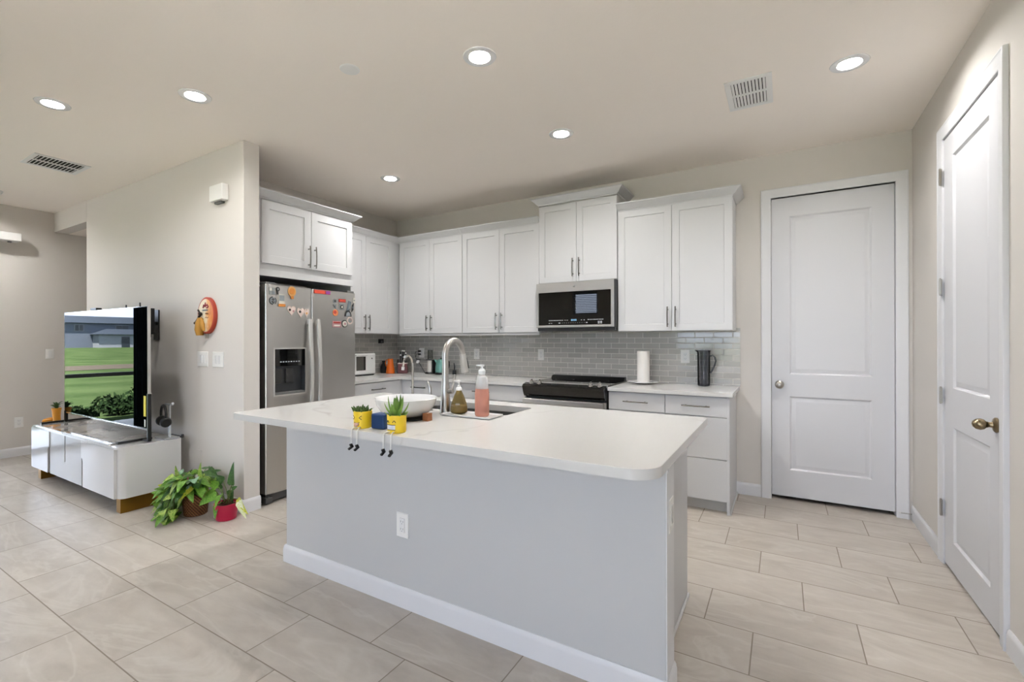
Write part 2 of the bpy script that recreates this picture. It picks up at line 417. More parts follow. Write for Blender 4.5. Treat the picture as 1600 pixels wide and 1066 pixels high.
# ---- backsplash
bm = BM(); box(bm, -4.99, -1.105, -.010, 0, .905, 1.40); o = struct('wall_backsplash_back', bm, BRICK_B, 'grey subway tile backsplash along the back wall', smooth=0)
bm = BM(); box(bm, -5.0, -4.990, -1.34, 0, .905, 1.40); struct('wall_backsplash_left', bm, BRICK_L, 'grey subway tile backsplash on the short left wall', smooth=0)

# ---- patio door on the left wall, its blind rail, and the rear windows
ALU = mat('window_frame_white', '#dcdcdc', .4)
def window(name, loc, rz, wd, z0, z1, mull=(), rails=(), fr=.05, fm=ALU):
    s = setting(name, loc, rz)
    bm = BM()
    box(bm, 0, fr, -.03, .03, z0, z1); box(bm, wd-fr, wd, -.03, .03, z0, z1); box(bm, fr, wd-fr, -.03, .03, z1-fr, z1); box(bm, fr, wd-fr, -.03, .03, z0, z0+fr)
    for x in mull: box(bm, x-.03, x+.03, -.025, .025, z0+fr, z1-fr)
    for z in rails: box(bm, fr, wd-fr, -.02, .02, z-.02, z+.02)
    build('window_frame', bm, fm, s)
    bm = BM(); box(bm, fr, wd-fr, -.003, .003, z0+fr, z1-fr); build('window_pane', bm, PANE, s, 0)
    return s
window('window_1', (XL-.07, DY1, 0), -pi/2, DY1-DY0, 0, DZ, (1.28,), fm=mat('window_frame_dark', '#2b2a28', .4))
window('window_2', (W[0][0], YR-.07, 0), 0, W[0][1]-W[0][0], 0, 2.4, (.56,))
window('window_3', (W[1][0], YR-.07, 0), 0, W[1][1]-W[1][0], W[1][2], W[1][3])
window('window_4', (W[2][0], YR-.07, 0), 0, W[2][1]-W[2][0], W[2][2], W[2][3], (.71,), ())
window('window_5', (W[3][0], YR-.07, 0), 0, W[3][1]-W[3][0], W[3][2], W[3][3], (), ())
BLS = mat('blind_slat', '#27455f', .5)
t = thing('window_blind', 'horizontal slat blind in the high rear window seen in the microwave door', 'blind', (W[1][0]+.02, YR-.02, 0))
bm = BM()
for i in range(13):
    z = 1.935+i*.0415
    n0 = len(bm.verts); box(bm, 0, .60, -.011, .011, -.0012, .0012)
    xform(bm, Matrix.Translation((0, 0, z)) @ Matrix.Rotation(math.radians(40), 4, 'X'), n0)
build('slats', bm, BLS, t)
bm = BM(); box(bm, 0, .60, -.02, .015, 2.44, 2.47, .003); build('headrail', bm, WHITEP, t)
t = thing('blind_headrail', 'white boxed blind headrail above the patio door at the far left', 'blind', (XL, -2.763, 2.41))
bm = BM(); box(bm, 0, .15, -2.9, 0, 0, .088, .006); build('valance', bm, WHITEP, t)
bm = BM(); box(bm, .04, .07, -.09, -.06, -.012, 0, .002); build('wand_hook', bm, GREYP, t)
# dark curtain hanging at the side of the patio door
bm = BM()
cp = []
for i in range(61):
    y = -3.84-.0095*i; cp.append((XL+.10+.022*math.sin(i*.9), y))
f_ = [(bm.verts.new((x, y, .02)), bm.verts.new((x, y, 2.40))) for x, y in cp]
for i in range(60): bm.faces.new((f_[i][0], f_[i+1][0], f_[i+1][1], f_[i][1]))
bmesh.ops.solidify(bm, geom=bm.faces[:], thickness=.004)
tag(build('curtain', bm, mat('curtain_cloth', '#1d2b33', .9)), 'dark curtain hanging at the patio door, mirrored in the television', 'curtain')

# ------------------------------------------------------------------ outdoors seen through the patio door
GRASS = mat('lawn_grass', '#5b8a33', .9, spec=0); k = NT(GRASS); P, q = k.pos()
n = k.noise(P, .35, 4); n2 = k.noise(P, 9, 3)
c = k.ramp(n, [(.35, lin('#22301a')), (.65, lin('#39452c'))]); k.l(k.mix(.3, c, k.ramp(n2, [(.3, lin('#1b2a16')), (.7, lin('#3f4b33'))])), k.b.inputs['Base Color'])
bm = BM(); box(bm, -320, -8.5, -160, 90, -.30, -.10); box(bm, -8.5, 90, -160, -12, -.30, -.10); o = build('lawn', bm, GRASS, smooth=0); o['kind'] = 'stuff'; o['label'] = 'mown green lawn outside the patio door'; o['category'] = 'lawn'
bm = BM(); box(bm, -10.3, -8.32, -12, -1, -.3, -.03); box(bm, -8.32, 6, -12, -7.16, -.3, -.03); tag(build('patio_bounce_slab', bm, mat('patio_concrete', '#c2c2c3', .8)), 'pale concrete patio slab outside the patio door, extended unseen at the rear to bounce light', 'patio', kind='structure')  # rear part added to bounce sunlight up onto the ceiling
bm = BM(); box(bm, -34, -29, -90, 30, -.11, -.085); tag(build('gravel_path', bm, mat('gravel', '#3f3b36', .9, spec=0)), 'pale gravel path crossing the lawn', 'path', kind='structure')
bm = BM(); box(bm, -10.6, -8.33, -7.5, -1.2, 2.62, 2.78); o = struct('ceiling_added_shade', bm, mat('added_shade_roof', '#d8d5cf', .8), 'unseen pale roof added over the patio to cut daylight', smooth=0)  # unseen roof added to shade the patio and weaken daylight from the left
t = thing('screen_rail', 'dark aluminium rail of the patio screen seen mirrored in the television', 'rail', (-10.25, 0, 0))
bm = BM(); box(bm, -.03, .03, -7.4, -1.5, .72, .78, .004); build('rail', bm, mat('bronze_aluminium', '#2a2724', .5), t)
for y in (-7.4, -5.9, -2.9, -1.5):
    bm = BM(); box(bm, -.03, .03, y-.03, y+.03, -.03, 2.62, .004); build('post', bm, _M['bronze_aluminium'], t)
# shrubs along the patio
SHR = mat('shrub_leaf', '#1e2c1a', .7, spec=0)
for i, (x, y, r) in enumerate(((-11.35, -4.25, .30), (-12.3, -5.15, .42), (-11.55, -4.95, .24), (-12.9, -6.3, .8))):
    rr = random.Random(i); bm = BM()
    for j in range(420):
        th, ph = rr.uniform(0, 2*pi), math.acos(rr.uniform(-.2, 1)); d = r*rr.uniform(.55, 1)
        c0 = Vector((math.cos(th)*math.sin(ph)*d, math.sin(th)*math.sin(ph)*d, max(.07, math.cos(ph)*d*.8)))
        a = Vector([rr.uniform(-1, 1) for _ in range(3)]).normalized()*.06; b_ = Vector([rr.uniform(-1, 1) for _ in range(3)]).normalized()*.03
        bm.faces.new([bm.verts.new(c0-a), bm.verts.new(c0+b_), bm.verts.new(c0+a), bm.verts.new(c0-b_)])
    for f in range(5): tube(bm, [(0, 0, .0), (rr.uniform(-.2, .2), rr.uniform(-.2, .2), r*.6)], .012, 5)
    tag(build('shrub', bm, SHR, smooth=0, loc=(x, y, -.09)), ('low green shrub nearest the patio screen', 'medium green shrub behind the smallest one', 'smallest green shrub by the patio', 'tallest shrub out on the lawn')[i], 'shrub', 'shrubs by the patio')
# neighbour's house far across the lawn
HW = mat('house_stucco', '#575e6a', .9, spec=0); HT = mat('house_trim', '#7b8087', .8, spec=0); HR = mat('house_roof', '#2b313a', .9, spec=0); HG = mat('house_window_dark', '#20262e', .3)
t = thing('neighbour_house', 'two storey grey house with hipped roof mirrored in the television', 'house', (-120, -42, -.1))
bm = BM(); box(bm, -6, 0, -13, 12, 0, 5.0); build('wall', bm, HW, t)
def hip(name, x0, x1, y0, y1, z, h, ov=.5):
    bm = BM(); x0 -= ov; x1 += ov; y0 -= ov; y1 += ov; dx = (x1-x0)/2
    v = [bm.verts.new(p) for p in ((x0, y0, z), (x1, y0, z), (x1, y1, z), (x0, y1, z), ((x0+x1)/2, y0+dx, z+h), ((x0+x1)/2, y1-dx, z+h))]
    for f in ((0, 1, 4), (1, 2, 5, 4), (2, 3, 5), (3, 0, 4, 5), (3, 2, 1, 0)): bm.faces.new([v[i] for i in f])
    return build(name, bm, HR, t, 0)
hip('roof', -6, 0, -13, 12, 5.0, 1.5)
bm = BM(); box(bm, 0, 3, -6, 2, 0, 2.7); build('porch_wall', bm, HT, t); hip('porch_roof', -.5, 3, -6, 2, 2.7, 1.1)
for (y, z, w_, h_) in ((-9.5, 3.4, 1.3, 1.2), (-3, 3.5, 2.2, 1.1), (4.2, 3.4, 1.3, 1.2), (8, 3.4, 1.2, 1.2), (8, .9, 1.8, 1.3), (-9.5, .9, 1.6, 1.3)):
    f = None; bm = BM(); box(bm, .0, .08, y-w_/2-.12, y+w_/2+.12, z-.12, z+h_+.12); f = build('window', bm, HT, t)
    bm = BM(); box(bm, .06, .12, y-w_/2, y-.05, z, z+h_); box(bm, .06, .12, y+.05, y+w_/2, z, z+h_); build('pane', bm, HG, f)
bm = BM(); box(bm, 2.98, 3.06, -3.2, -1.8, 0, 2.2); build('front_door', bm, HG, t)

# ------------------------------------------------------------------ ceiling fittings
LENS = mat('light_lens', '#ffffff', .4, emit=(1, .99, .975, LAMP))
LENS2 = mat('light_lens_dimmed', '#ffffff', .4, emit=(1, .99, .975, LAMP*.62))   # weaker copy of the lens, dimmed to darken the wall beside it
def downlight(lens=None):
    t = thing('recessed_light', '', 'ceiling light')
    bm = BM(); lathe(bm, [(.047, .032), (.0475, .028), (.0545, -.002), (.057, -.005), (.078, -.006), (.088, -.004), (.090, -.0002), (.058, -.0002), (.052, .032)], n=40); build('trim_ring', bm, WHITEG, t)
    bm = BM(); lathe(bm, [(0, .016), (.0490, .016), (.0490, .020), (0, .020)], n=40); build('lens', bm, lens or LENS, t)
    return t
LIGHTS = [(-4.775, -3.394, 'leftmost lit recessed light, nearest the air vent'), (-3.90, -2.965, 'lit recessed light above the television wall corner'),
          (-2.18, -2.375, 'large lit recessed light above the island, nearest the camera'), (-2.185, -1.27, 'lit recessed light in front of the microwave cabinet'),
          (-3.93, -1.225, 'small distant lit recessed light in the kitchen corner'), (-.485, -1.255, 'lit recessed light at the right, beside the white air vent')]
base_l = downlight(); base_2 = downlight(LENS2)
for i, (x, y, lb) in enumerate(LIGHTS):
    o = base_2 if i == 0 else copy_tree(base_2) if i == 1 else base_l if i == 2 else copy_tree(base_l)
    o.location = (x, y, H); o['label'] = lb; o['group'] = 'recessed ceiling lights'
for (x, y, lb) in ((-7.6, -3.3, 'recessed light near the patio door blind'), (-6.2, -5.4, 'unseen recessed light added in the far living area as fill')):  # the living area light is added out of view to brighten the room
    o = copy_tree(base_l); o.location = (x, y, H); o['label'] = lb; o['group'] = 'recessed ceiling lights'
bm = BM(); lathe(bm, [(0, -.006), (.045, -.006), (.052, -.004), (.055, 0)], n=36)
tag(build('ceiling_cover_plate', bm, WHITEP, loc=(-2.862, -2.66, H)), 'round white blank cover plate on the ceiling', 'cover plate')
bm = BM(); lathe(bm, [(0, -.035), (.045, -.035), (.06, -.028), (.068, -.008), (.07, 0)], n=36)
tag(build('smoke_detector', bm, WHITEP, loc=(-7.56, -3.08, H)), 'white smoke detector at the left edge of the ceiling', 'detector')
def vent(name, label, x0, x1, y0, y1, m_frame, horizontal, dark):
    t = thing(name, label, 'vent', ((x0+x1)/2, (y0+y1)/2, H)); w_, h_ = (x1-x0)/2, (y1-y0)/2
    fr = .032; iw, ih = w_-fr, h_-fr
    bm = BM(); z0, z1 = -.008, .0
    box(bm, -w_, w_, -h_, -ih, z0, z1, .002); box(bm, -w_, w_, ih, h_, z0, z1, .002); box(bm, -w_, -iw, -ih, ih, z0, z1, .002); box(bm, iw, w_, -ih, ih, z0, z1, .002)
    if horizontal: box(bm, -.008, .008, -ih, ih, z0, z1, .001)
    else: box(bm, -iw, iw, -.008, .008, z0, z1, .001)
    build('frame', bm, m_frame, t)
    bm = BM(); box(bm, -iw, iw, -ih, ih, -.0012, -.0002); build('duct_shade', bm, DARK, t, 0)  # flat dark sheet paints in the shade behind the slots
    n = 12 if horizontal else 10
    for s in (-1, 1):
        bm = BM()
        for i in range(n):
            n0 = len(bm.verts)
            if horizontal:   # slats run in x, stacked along y
                yy = -ih+(i+.5)*2*ih/n; box(bm, -(iw-.012)/2, (iw-.012)/2, -.0085 if not dark else -.005, .0085 if not dark else .005, -.0008, .0008)
                xform(bm, Matrix.Translation((s*(iw/2+.004), yy, -.005)) @ Matrix.Rotation(math.radians(22), 4, 'X'), n0)
            else:
                xx = -iw+(i+.5)*2*iw/n; box(bm, -.0068, .0068, -(ih-.012)/2, (ih-.012)/2, -.0008, .0008)
                xform(bm, Matrix.Translation((xx, s*(ih/2+.004), -.005)) @ Matrix.Rotation(math.radians(-24), 4, 'Y'), n0)
        build('louvre', bm, m_frame, t, 0)
vent('ceiling_air_vent', 'square ceiling air return grille with dark slots at the left', -6.285, -5.922, -3.188, -2.822, WHITEP, True, True)
vent('ceiling_air_vent', 'white ceiling supply vent with angled louvres at the right', -1.095, -.850, -1.393, -.998, WHITEP, False, False)

# ------------------------------------------------------------------ cabinets
def shaker(bm, x0, x1, z0, z1, y=0, t=.019, fr=.058, rec=.008):
    rectloft(bm, x0, x1, z0, z1, [(0, y), (0, y-t+.0015), (.0015, y-t), (fr, y-t), (fr+.0025, y-t+rec)])
def pull(parent, loc, L, vertical=True, name='handle'):
    """arched bar pull standing off the front (-y)"""
    bm = BM(); n = 12; pts = []
    for i in range(n+1):
        s = -1+2*i/n; y = -.030+.006*s*s
        pts.append((0, y, s*L/2) if vertical else (s*L/2, y, 0))
    tube(bm, pts, .0052, 8)
    for s in (-1, 1):
        a = s*L*.36
        p = (0, 0, a) if vertical else (a, 0, 0); q2 = (0, -.029, a) if vertical else (a, -.029, 0)
        tube(bm, [p, q2], [.0065, .0048], 8)
    return build(name, bm, PULL, parent, loc=loc)
def crown(parent, x0, x1, yf, yb, z, left=True, right=True, out=.062, h=.065):
    prof = [(0, z), (.004, z), (.006, z+.010), (.012, z+.014), (.020, z+.018), (.036, z+.036), (.050, z+.048), (out-.004, z+.054), (out, z+.056), (out, z+h), (0, z+h)]
    bm = BM(); rows = []
    path = []
    if left: path.append((x0, yb, -1, 0)); path.append((x0, yf, -1, -1))
    else: path.append((x0, yf, 0, -1))
    if right: path.append((x1, yf, 1, -1)); path.append((x1, yb, 1, 0))
    else: path.append((x1, yf, 0, -1))
    for x, y, dx, dy in path: rows.append([bm.verts.new((x+dx*o, y+dy*o, zz)) for o, zz in prof])
    for i in range(len(rows)-1): bridge(bm, rows[i], rows[i+1])
    bm.faces.new(rows[0]); bm.faces.new(list(reversed(rows[-1])))
    return build('crown_moulding', bm, CAB, parent)
def upper(label, loc, rz, wd, z0, z1, depth, doors, hz, hl=.17, crown_z=None, cl=False, cr=False, cx0=None, cx1=None, hoff=.030, group='white wall cabinets', fr=.058):
    """local x = 0..wd to the viewer's right, front at y=-depth; doors = [(x0,x1,hinge)]"""
    t = thing('wall_cabinet', label, 'cabinet', loc, rz, group)
    bm = BM(); box(bm, 0, wd, -depth+.021, 0, z0, z1, .0015, 1); build('body', bm, CAB, t)
    for x0, x1, side, dz0, dz1 in doors:
        bm = BM(); shaker(bm, x0, x1, dz0, dz1, -depth+.020, fr=fr); d = build('door', bm, CAB, t)
        hx = x1-hoff if side == 'r' else x0+hoff
        pull(d, (hx, -depth, hz), hl)
    if crown_z: crown(t, 0 if cx0 is None else cx0, wd if cx1 is None else cx1, -depth+.001, -.002, crown_z, cl, cr)
    return t
D = .330
g = .0015
upper('tall white two door wall cabinet in the back corner, just right of the corner', (-4.67, 0, 0), 0, .924, 1.375, 2.45, D, [(.034, .4745-g, 'r', 1.378, 2.44), (.4745+g, .922, 'l', 1.378, 2.44)], 1.495, crown_z=2.438)
upper('tall white two door wall cabinet directly left of the microwave', (-3.744, 0, 0), 0, .922, 1.375, 2.45, D, [(.003, .466-g, 'r', 1.378, 2.44), (.466+g, .919, 'l', 1.378, 2.44)], 1.495, crown_z=2.438)
upper('tallest white two door cabinet above the microwave', (-2.820, 0, 0), 0, .768, 1.842, 2.60, D+.012, [(.002, .384-g, 'r', 1.848, 2.59), (.384+g, .766, 'l', 1.848, 2.59)], 1.98, crown_z=2.598, cl=True, cr=True)
upper('tall white two door wall cabinet right of the microwave, last in the row', (-2.050, 0, 0), 0, .915, 1.375, 2.45, D, [(.002, .457-g, 'r', 1.378, 2.44), (.457+g, .913, 'l', 1.378, 2.44)], 1.495, crown_z=2.438, cr=True)
upper('white two door wall cabinet on the left wall between fridge and corner', (-5.0, -1.318, 0), pi/2, 1.318, 1.375, 2.45, D, [(.085, .487-g, 'r', 1.378, 2.44), (.487+g, .890, 'l', 1.378, 2.44)], 1.495, crown_z=2.438, cx1=.99)
t = upper('deep white two door cabinet above the fridge', (-5.0, -2.312, 0), pi/2, .990, 1.862, 2.45, .672, [(.058, .520-g, 'r', 1.925, 2.432), (.520+g, .982, 'l', 1.925, 2.432)], 2.03, hl=.19, crown_z=2.436, cr=True, fr=.066)
bm = BM(); box(bm, 0, .990, -.672, -.60, 1.822, 1.874, .002); build('fascia_rail', bm, CAB, t)
bm = BM(); box(bm, -5.0, -4.345, -1.338, -1.320, 0, 1.860, .001); tag(build('fridge_end_panel', bm, CAB), 'white full height end panel on the right side of the fridge', 'panel')
# light strips under the upper cabinets
bm = BM(); box(bm, -4.66, -2.83, -.315, -.290, 1.352, 1.374, .001); tag(build('light_rail', bm, CAB), 'thin wooden light rail under the wall cabinets left of the microwave', 'rail')

def slab(parent, x0, x1, z0, z1, y, handle=None, name='drawer', hl=.2):
    bm = BM(); box(bm, x0, x1, y-.019, y, z0, z1, .0012, 1); d = build(name, bm, CAB, parent)
    if handle is not None: pull(d, (handle, y-.019, (z0+z1)/2+.002), hl, False)
    return d
def base(label, loc, rz, wd, fronts, side=None):
    t = thing('base_cabinet', label, 'cabinet', loc, rz, 'white base cabinets')
    bm = BM(); box(bm, 0, wd, -.590, -.01, .09, .875, .001, 1); build('body', bm, CAB, t)
    bm = BM(); box(bm, 0, wd-.019 if side else wd, -.535, -.02, 0, .09); build('toe_kick', bm, TOE, t, 0)
    for f in fronts: slab(t, *f)
    if side:
        bm = BM(); box(bm, wd-.016, wd+.003, -.612, -.005, 0, .876, .001, 1); box(bm, wd+.003, wd+.013, -.612, -.005, 0, .016, .004); build('end_panel', bm, CAB, t)
    return t
Zt = .868
base('white base cabinet just right of the stove with one drawer', (-2.048, 0, 0), 0, .455, [(.003, .4535, .722, Zt, -.590, .228, 'drawer'), (.003, .4535, .10, .716, -.590, None, 'door')])
base('white three drawer base cabinet at the right end of the counter', (-1.593, 0, 0), 0, .455, [(.003, .450, .722, Zt, -.590, .226, 'drawer'), (.003, .450, .406, .716, -.590, None, 'drawer'), (.003, .450, .093, .400, -.590, None, 'drawer')], side=True)
base('white base cabinet just left of the stove', (-3.800, 0, 0), 0, .975, [(.003, .972, .722, Zt, -.590, .487, 'drawer'), (.003, .486, .10, .716, -.590, None, 'door'), (.489, .972, .10, .716, -.590, None, 'door')])
base('white base cabinet on the back wall next to the corner', (-4.370, 0, 0), 0, .570, [(.040, .567, .722, Zt, -.590, .262, 'drawer'), (.040, .567, .10, .716, -.590, None, 'door')])
base('white base cabinet on the left wall beside the fridge', (-5.0, -1.318, 0), pi/2, .728, [(.003, .690, .722, Zt, -.610, .352, 'drawer'), (.003, .690, .10, .716, -.610, None, 'door')])
bm = BM(); box(bm, .692, .742, -.627, -.40, .09, .875, .001); build('filler_strip', bm, CAB, COL.objects['base_cabinet.004'])
# counters
CT = .907
bm = BM()
prism(bm, [(-4.99, -1.318), (-4.352, -1.318), (-4.352, -.633), (-2.823, -.633), (-2.823, -.010), (-4.99, -.010)], CT-.031, CT)
bmesh.ops.bevel(bm, geom=bm.edges[:], offset=.002, segments=1, affect='EDGES')
tag(build('worktop', bm, QUARTZ2), 'white quartz worktop running from the fridge round the corner to the stove', 'worktop')
bm = BM(); box(bm, -2.047, -1.112, -.636, -.010, CT-.031, CT, .002)
tag(build('worktop', bm, QUARTZ2), 'white quartz worktop to the right of the stove', 'worktop')

# ------------------------------------------------------------------ microwave
t = thing('microwave', 'stainless over the range microwave with black glass door', 'microwave', (-2.822, 0, 1.41))
bm = BM(); box(bm, 0, .770, -.355, -.012, .0, .428, .003); box(bm, .01, .766, -.385, -.05, -.022, .010, .003); box(bm, .759, .770, -.392, -.35, .0, .428, .001); build('body', bm, BLACK, t)
bm = BM(); rectloft(bm, .0, .770, .012, .430, [(0, -.355), (0, -.394), (.004, -.398), (.018, -.398), (.018, -.392)], cap0=True)
bm2 = BM()
box(bm2, 0, .760, -.398, -.357, .340, .430, .003); box(bm2, 0, .760, -.398, -.357, .008, .030, .003); box(bm2, 0, .024, -.398, -.357, .028, .342, .002); box(bm2, .730, .760, -.398, -.357, .028, .342, .002)
bm.free(); f = build('door_frame', bm2, STEEL, t)
bm = BM(); box(bm, .022, .737, -.392, -.36, .028, .342); build('door_glass', bm, BLACKG, t, 0)
MARK = mat('panel_marking', '#b9bcc0', .6)
bm = BM()
def mk(x, z, w_, h_): box(bm, x-w_/2, x+w_/2, -.3928, -.3918, z-h_/2, z+h_/2)
for i in range(9): mk(.135+i*.0165, .075, .009, .008)
for i in range(2): mk(.295+i*.022, .075, .012, .004); mk(.135+i*.022, .048, .012, .006); mk(.455+i*.026, .075, .009, .007)
for i in range(10): mk(.520+i*.0150, .077, .009, .008)
for i in range(12): mk(.245+i*.0215, .050, .0035, .0035)
mk(.237, .05, .016, .008); mk(.505, .05, .016, .008)
for a in range(2):
    for b in range(2): mk(.618+a*.022, .044+b*.013, .017, .009)
build('control_marking', bm, MARK, t, 0)
bm = BM()
for i in range(4): box(bm, .355+i*.014, .364+i*.014, -.3928, -.3918, .068, .084)
build('clock_display', bm, mat('clock_segments', '#5e7f99', .5, emit=(.2, .45, .7, .5)), t, 0)
bm = BM(); lathe(bm, [(0, .001), (.012, .001), (.013, 0)], (.385, -.398, .386), 20, axis='y', sy=.55); build('badge', bm, CHROME, t)

# ------------------------------------------------------------------ stove
t = thing('stove', 'stainless and black slide in electric stove with glass cooktop', 'stove', (-2.820, 0, 0))
bm = BM(); box(bm, .004, .762, -.620, -.03, .03, .885, .003); build('body', bm, BLACK, t)
bm = BM(); box(bm, .002, .764, -.600, -.015, .895, .915, .004); build('cooktop', bm, BLACKG, t)
bm = BM(); prism(bm, [(-.090, .915), (-.060, .945), (-.018, .948), (-.018, .915)], .012, .754, plane='yz'); build('rear_lip', bm, BLACK, t, 20)
bm = BM(); box(bm, .0, .766, -.628, -.596, .898, .919, .002); build('front_trim', bm, STEEL, t)
bm = BM(); prism(bm, [(-.62, .917), (-.688, .902), (-.705, .885), (-.688, .835), (-.665, .795), (-.62, .790)], .004, .762, plane='yz'); build('control_panel', bm, BLACKG, t, 25)
for x in (.078, .156, .636, .714):
    bm = BM(); lathe(bm, [(0, 0), (.026, 0), (.026, .004), (.019, .008), (.017, .024), (.013, .028), (0, .028)], n=24)
    box(bm, -.004, .004, -.018, .018, .026, .036, .002)
    xform(bm, Matrix.Translation((x, -.658, .911)) @ Matrix.Rotation(math.radians(13), 4, 'X')); build('knob', bm, CHROME, t)
bm = BM(); box(bm, .004, .762, -.665, -.62, .175, .775, .004); d = build('oven_door', bm, STEEL, t)
bm = BM(); box(bm, .10, .66, -.667, -.66, .30, .62, .002); build('oven_window', bm, BLACKG, d)
bm = BM(); box(bm, .010, .756, -.712, -.690, .732, .778, .006, 3); box(bm, .03, .055, -.69, -.66, .742, .768, .003); box(bm, .71, .735, -.69, -.66, .742, .768, .003); build('handle', bm, STEEL, d)
bm = BM(); box(bm, .004, .762, -.662, -.62, .035, .165, .004); build('storage_drawer', bm, STEEL, t)
bm = BM()
for x, y, r in ((.20, -.42, .10), (.56, -.42, .12), (.20, -.18, .09), (.56, -.18, .08)):
    lathe(bm, [(r-.0015, .9153), (r, .9155), (r+.0015, .9153)], (x, y, 0), 48)
build('burner_rings', bm, GREYP, t)

# ------------------------------------------------------------------ fridge (built facing -y, turned to face +x)
t = thing('fridge', 'stainless side by side fridge freezer with ice dispenser', 'fridge', (-4.266, -2.266, 0), pi/2)
Wd = .918; sp = .427
bm = BM(); box(bm, .004, Wd-.004, .078, .70, .02, 1.735, .004); build('body', bm, FRSIDE, t)
def fr_door(x0, x1, hole=None):
    bm = BM(); z0, z1 = .085, 1.750
    if not hole: box(bm, x0, x1, 0, .070, z0, z1, .010, 3)
    else:
        a, b, c, d = hole
        box(bm, x0, x1, .055, .070, z0, z1)
        box(bm, x0, a, 0, .056, z0, z1); box(bm, b, x1, 0, .056, z0, z1); box(bm, a, b, 0, .056, z0, c); box(bm, a, b, 0, .056, d, z1)
        bmesh.ops.remove_doubles(bm, verts=bm.verts, dist=.0001)
        es = [e for e in bm.edges if all(abs(v.co.y) < 1e-5 for v in e.verts) and (all(abs(v.co.x-x0) < 1e-5 for v in e.verts) or all(abs(v.co.x-x1) < 1e-5 for v in e.verts) or all(abs(v.co.z-z0) < 1e-5 for v in e.verts) or all(abs(v.co.z-z1) < 1e-5 for v in e.verts))]
        if es: bmesh.ops.bevel(bm, geom=es, offset=.007, segments=3, affect='EDGES')
    return build('door', bm, STEELD, t)
hx0, hx1, hz0, hz1 = .077, .362, .862, 1.232
dl = fr_door(0, sp-.002, (hx0, hx1, hz0, hz1)); dr = fr_door(sp+.003, Wd)
# dispenser
bm = BM(); w_ = .010
box(bm, hx0-w_, hx1+w_, -.006, 0, hz0-w_, hz0)
box(bm, hx0-w_, hx0, -.006, 0, hz0, hz1); box(bm, hx1, hx1+w_, -.006, 0, hz0, hz1); box(bm, hx0-w_, hx1+w_, -.006, 0, hz1, hz1+w_)
disp = build('dispenser', bm, SATIN, dl, 0)
bm = BM(); box(bm, hx0, hx1, .002, .054, hz1-.14, hz1, 0); build('control_screen', bm, BLACKG, disp, 0)
bm = BM(); box(bm, hx0, hx1, .046, .054, hz0, hz1-.14); box(bm, hx0, hx0+.006, .004, .05, hz0, hz1-.14); box(bm, hx1-.006, hx1, .004, .05, hz0, hz1-.14); build('recess', bm, mat('dispenser_grey', '#4c4e50', .3, .6), disp, 0)
for x in (.05, .155):
    bm = BM(); box(bm, hx0+x-.035, hx0+x+.035, .024, .044, hz0+.09, hz1-.16, .006); build('paddle', bm, mat('paddle_dark', '#2e2e2e', .4), disp)
bm = BM(); box(bm, hx0, hx1, .002, .05, hz0, hz0+.018, .003); build('drip_tray', bm, GREYP, disp)
bm = BM()
for i in range(8): box(bm, hx0+.05+i*.024, hx0+.064+i*.024, .0008, .0022, hz1-.108, hz1-.100)
build('control_marks', bm, MARK, disp, 0)
for dd, x, s in ((dl, sp-.040, 1), (dr, sp+.045, -1)):
    bm = BM(); n = 22; rows = []
    for i in range(n+1):
        q_ = i/n; z = .42+q_*(1.485-.42); y = -.040-.026*math.sin(pi*q_)
        hw = .0165; rows.append([bm.verts.new(p) for p in ((x-hw, y+.012, z), (x-hw*.85, y, z), (x+hw*.85, y, z), (x+hw, y+.012, z), (x, y+.016, z))])
    for i in range(n): bridge(bm, rows[i], rows[i+1])
    bm.faces.new(rows[0]); bm.faces.new(rows[-1])
    for zz in (.435, 1.46): box(bm, x-.014, x+.014, -.034, 0, zz-.02, zz+.02, .003)
    build('handle', bm, SATIN, dd, 50)
bm = BM(); box(bm, .02, Wd-.02, .035, .10, .012, .078, .004); box(bm, 0, .06, .0, .10, .01, .055, .006); tube(bm, [(.03, .02, .012), (.03, .02, .06)], .014, 12); build('toe_grille', bm, mat('grille_grey', '#4a4a49', .5), t)
bm = BM(); box(bm, .01, .09, .01, .16, 1.750, 1.768, .004); build('hinge_cover', bm, GREYP, t)
bm = BM(); box(bm, Wd-.09, Wd-.01, .01, .16, 1.750, 1.768, .004); build('hinge_cover', bm, GREYP, t)

# fridge magnets: (y, z, width, height) on the door face
MX = -4.266
def mg(y, z, poly, cols, label, th=.005, cat='magnet', extra=None):
    """poly list of (layer polygon in local yz, material)"""
    t = thing('fridge_magnet', label, cat, (MX, y, z), 0, 'magnets on the fridge doors')
    for i, (p, m) in enumerate(zip(poly, cols)):
        bm = BM(); prism(bm, p, .0005+i*th*.8, th*(1+.45*i), plane='yz')
        build('base' if i == 0 else 'decoration', bm, m, t, 40)
    return t
def circ(r, n=24, c=(0, 0), sy=1): return [(c[0]+r*math.cos(2*pi*i/n), c[1]+sy*r*math.sin(2*pi*i/n)) for i in range(n)]
def heart(w_, h_, c=(0, 0), n=28):
    o = []
    for i in range(n):
        a = 2*pi*i/n; x = 16*math.sin(a)**3; y = 13*math.cos(a)-5*math.cos(2*a)-2*math.cos(3*a)-math.cos(4*a)
        o.append((c[0]+x/32*w_, c[1]+(y+2.5)/29*h_))
    return o
def rect(w_, h_, c=(0, 0)): return [(c[0]-w_/2, c[1]-h_/2), (c[0]+w_/2, c[1]-h_/2), (c[0]+w_/2, c[1]+h_/2), (c[0]-w_/2, c[1]+h_/2)]
mSIL = mat('magnet_silver', '#9fa3a3', .35, .6); mDK = mat('magnet_dark', '#2c2c2c', .5); mPK = mat('magnet_blush', '#e3cfc6', .5); mOR = mat('magnet_orange', '#cf8437', .5)
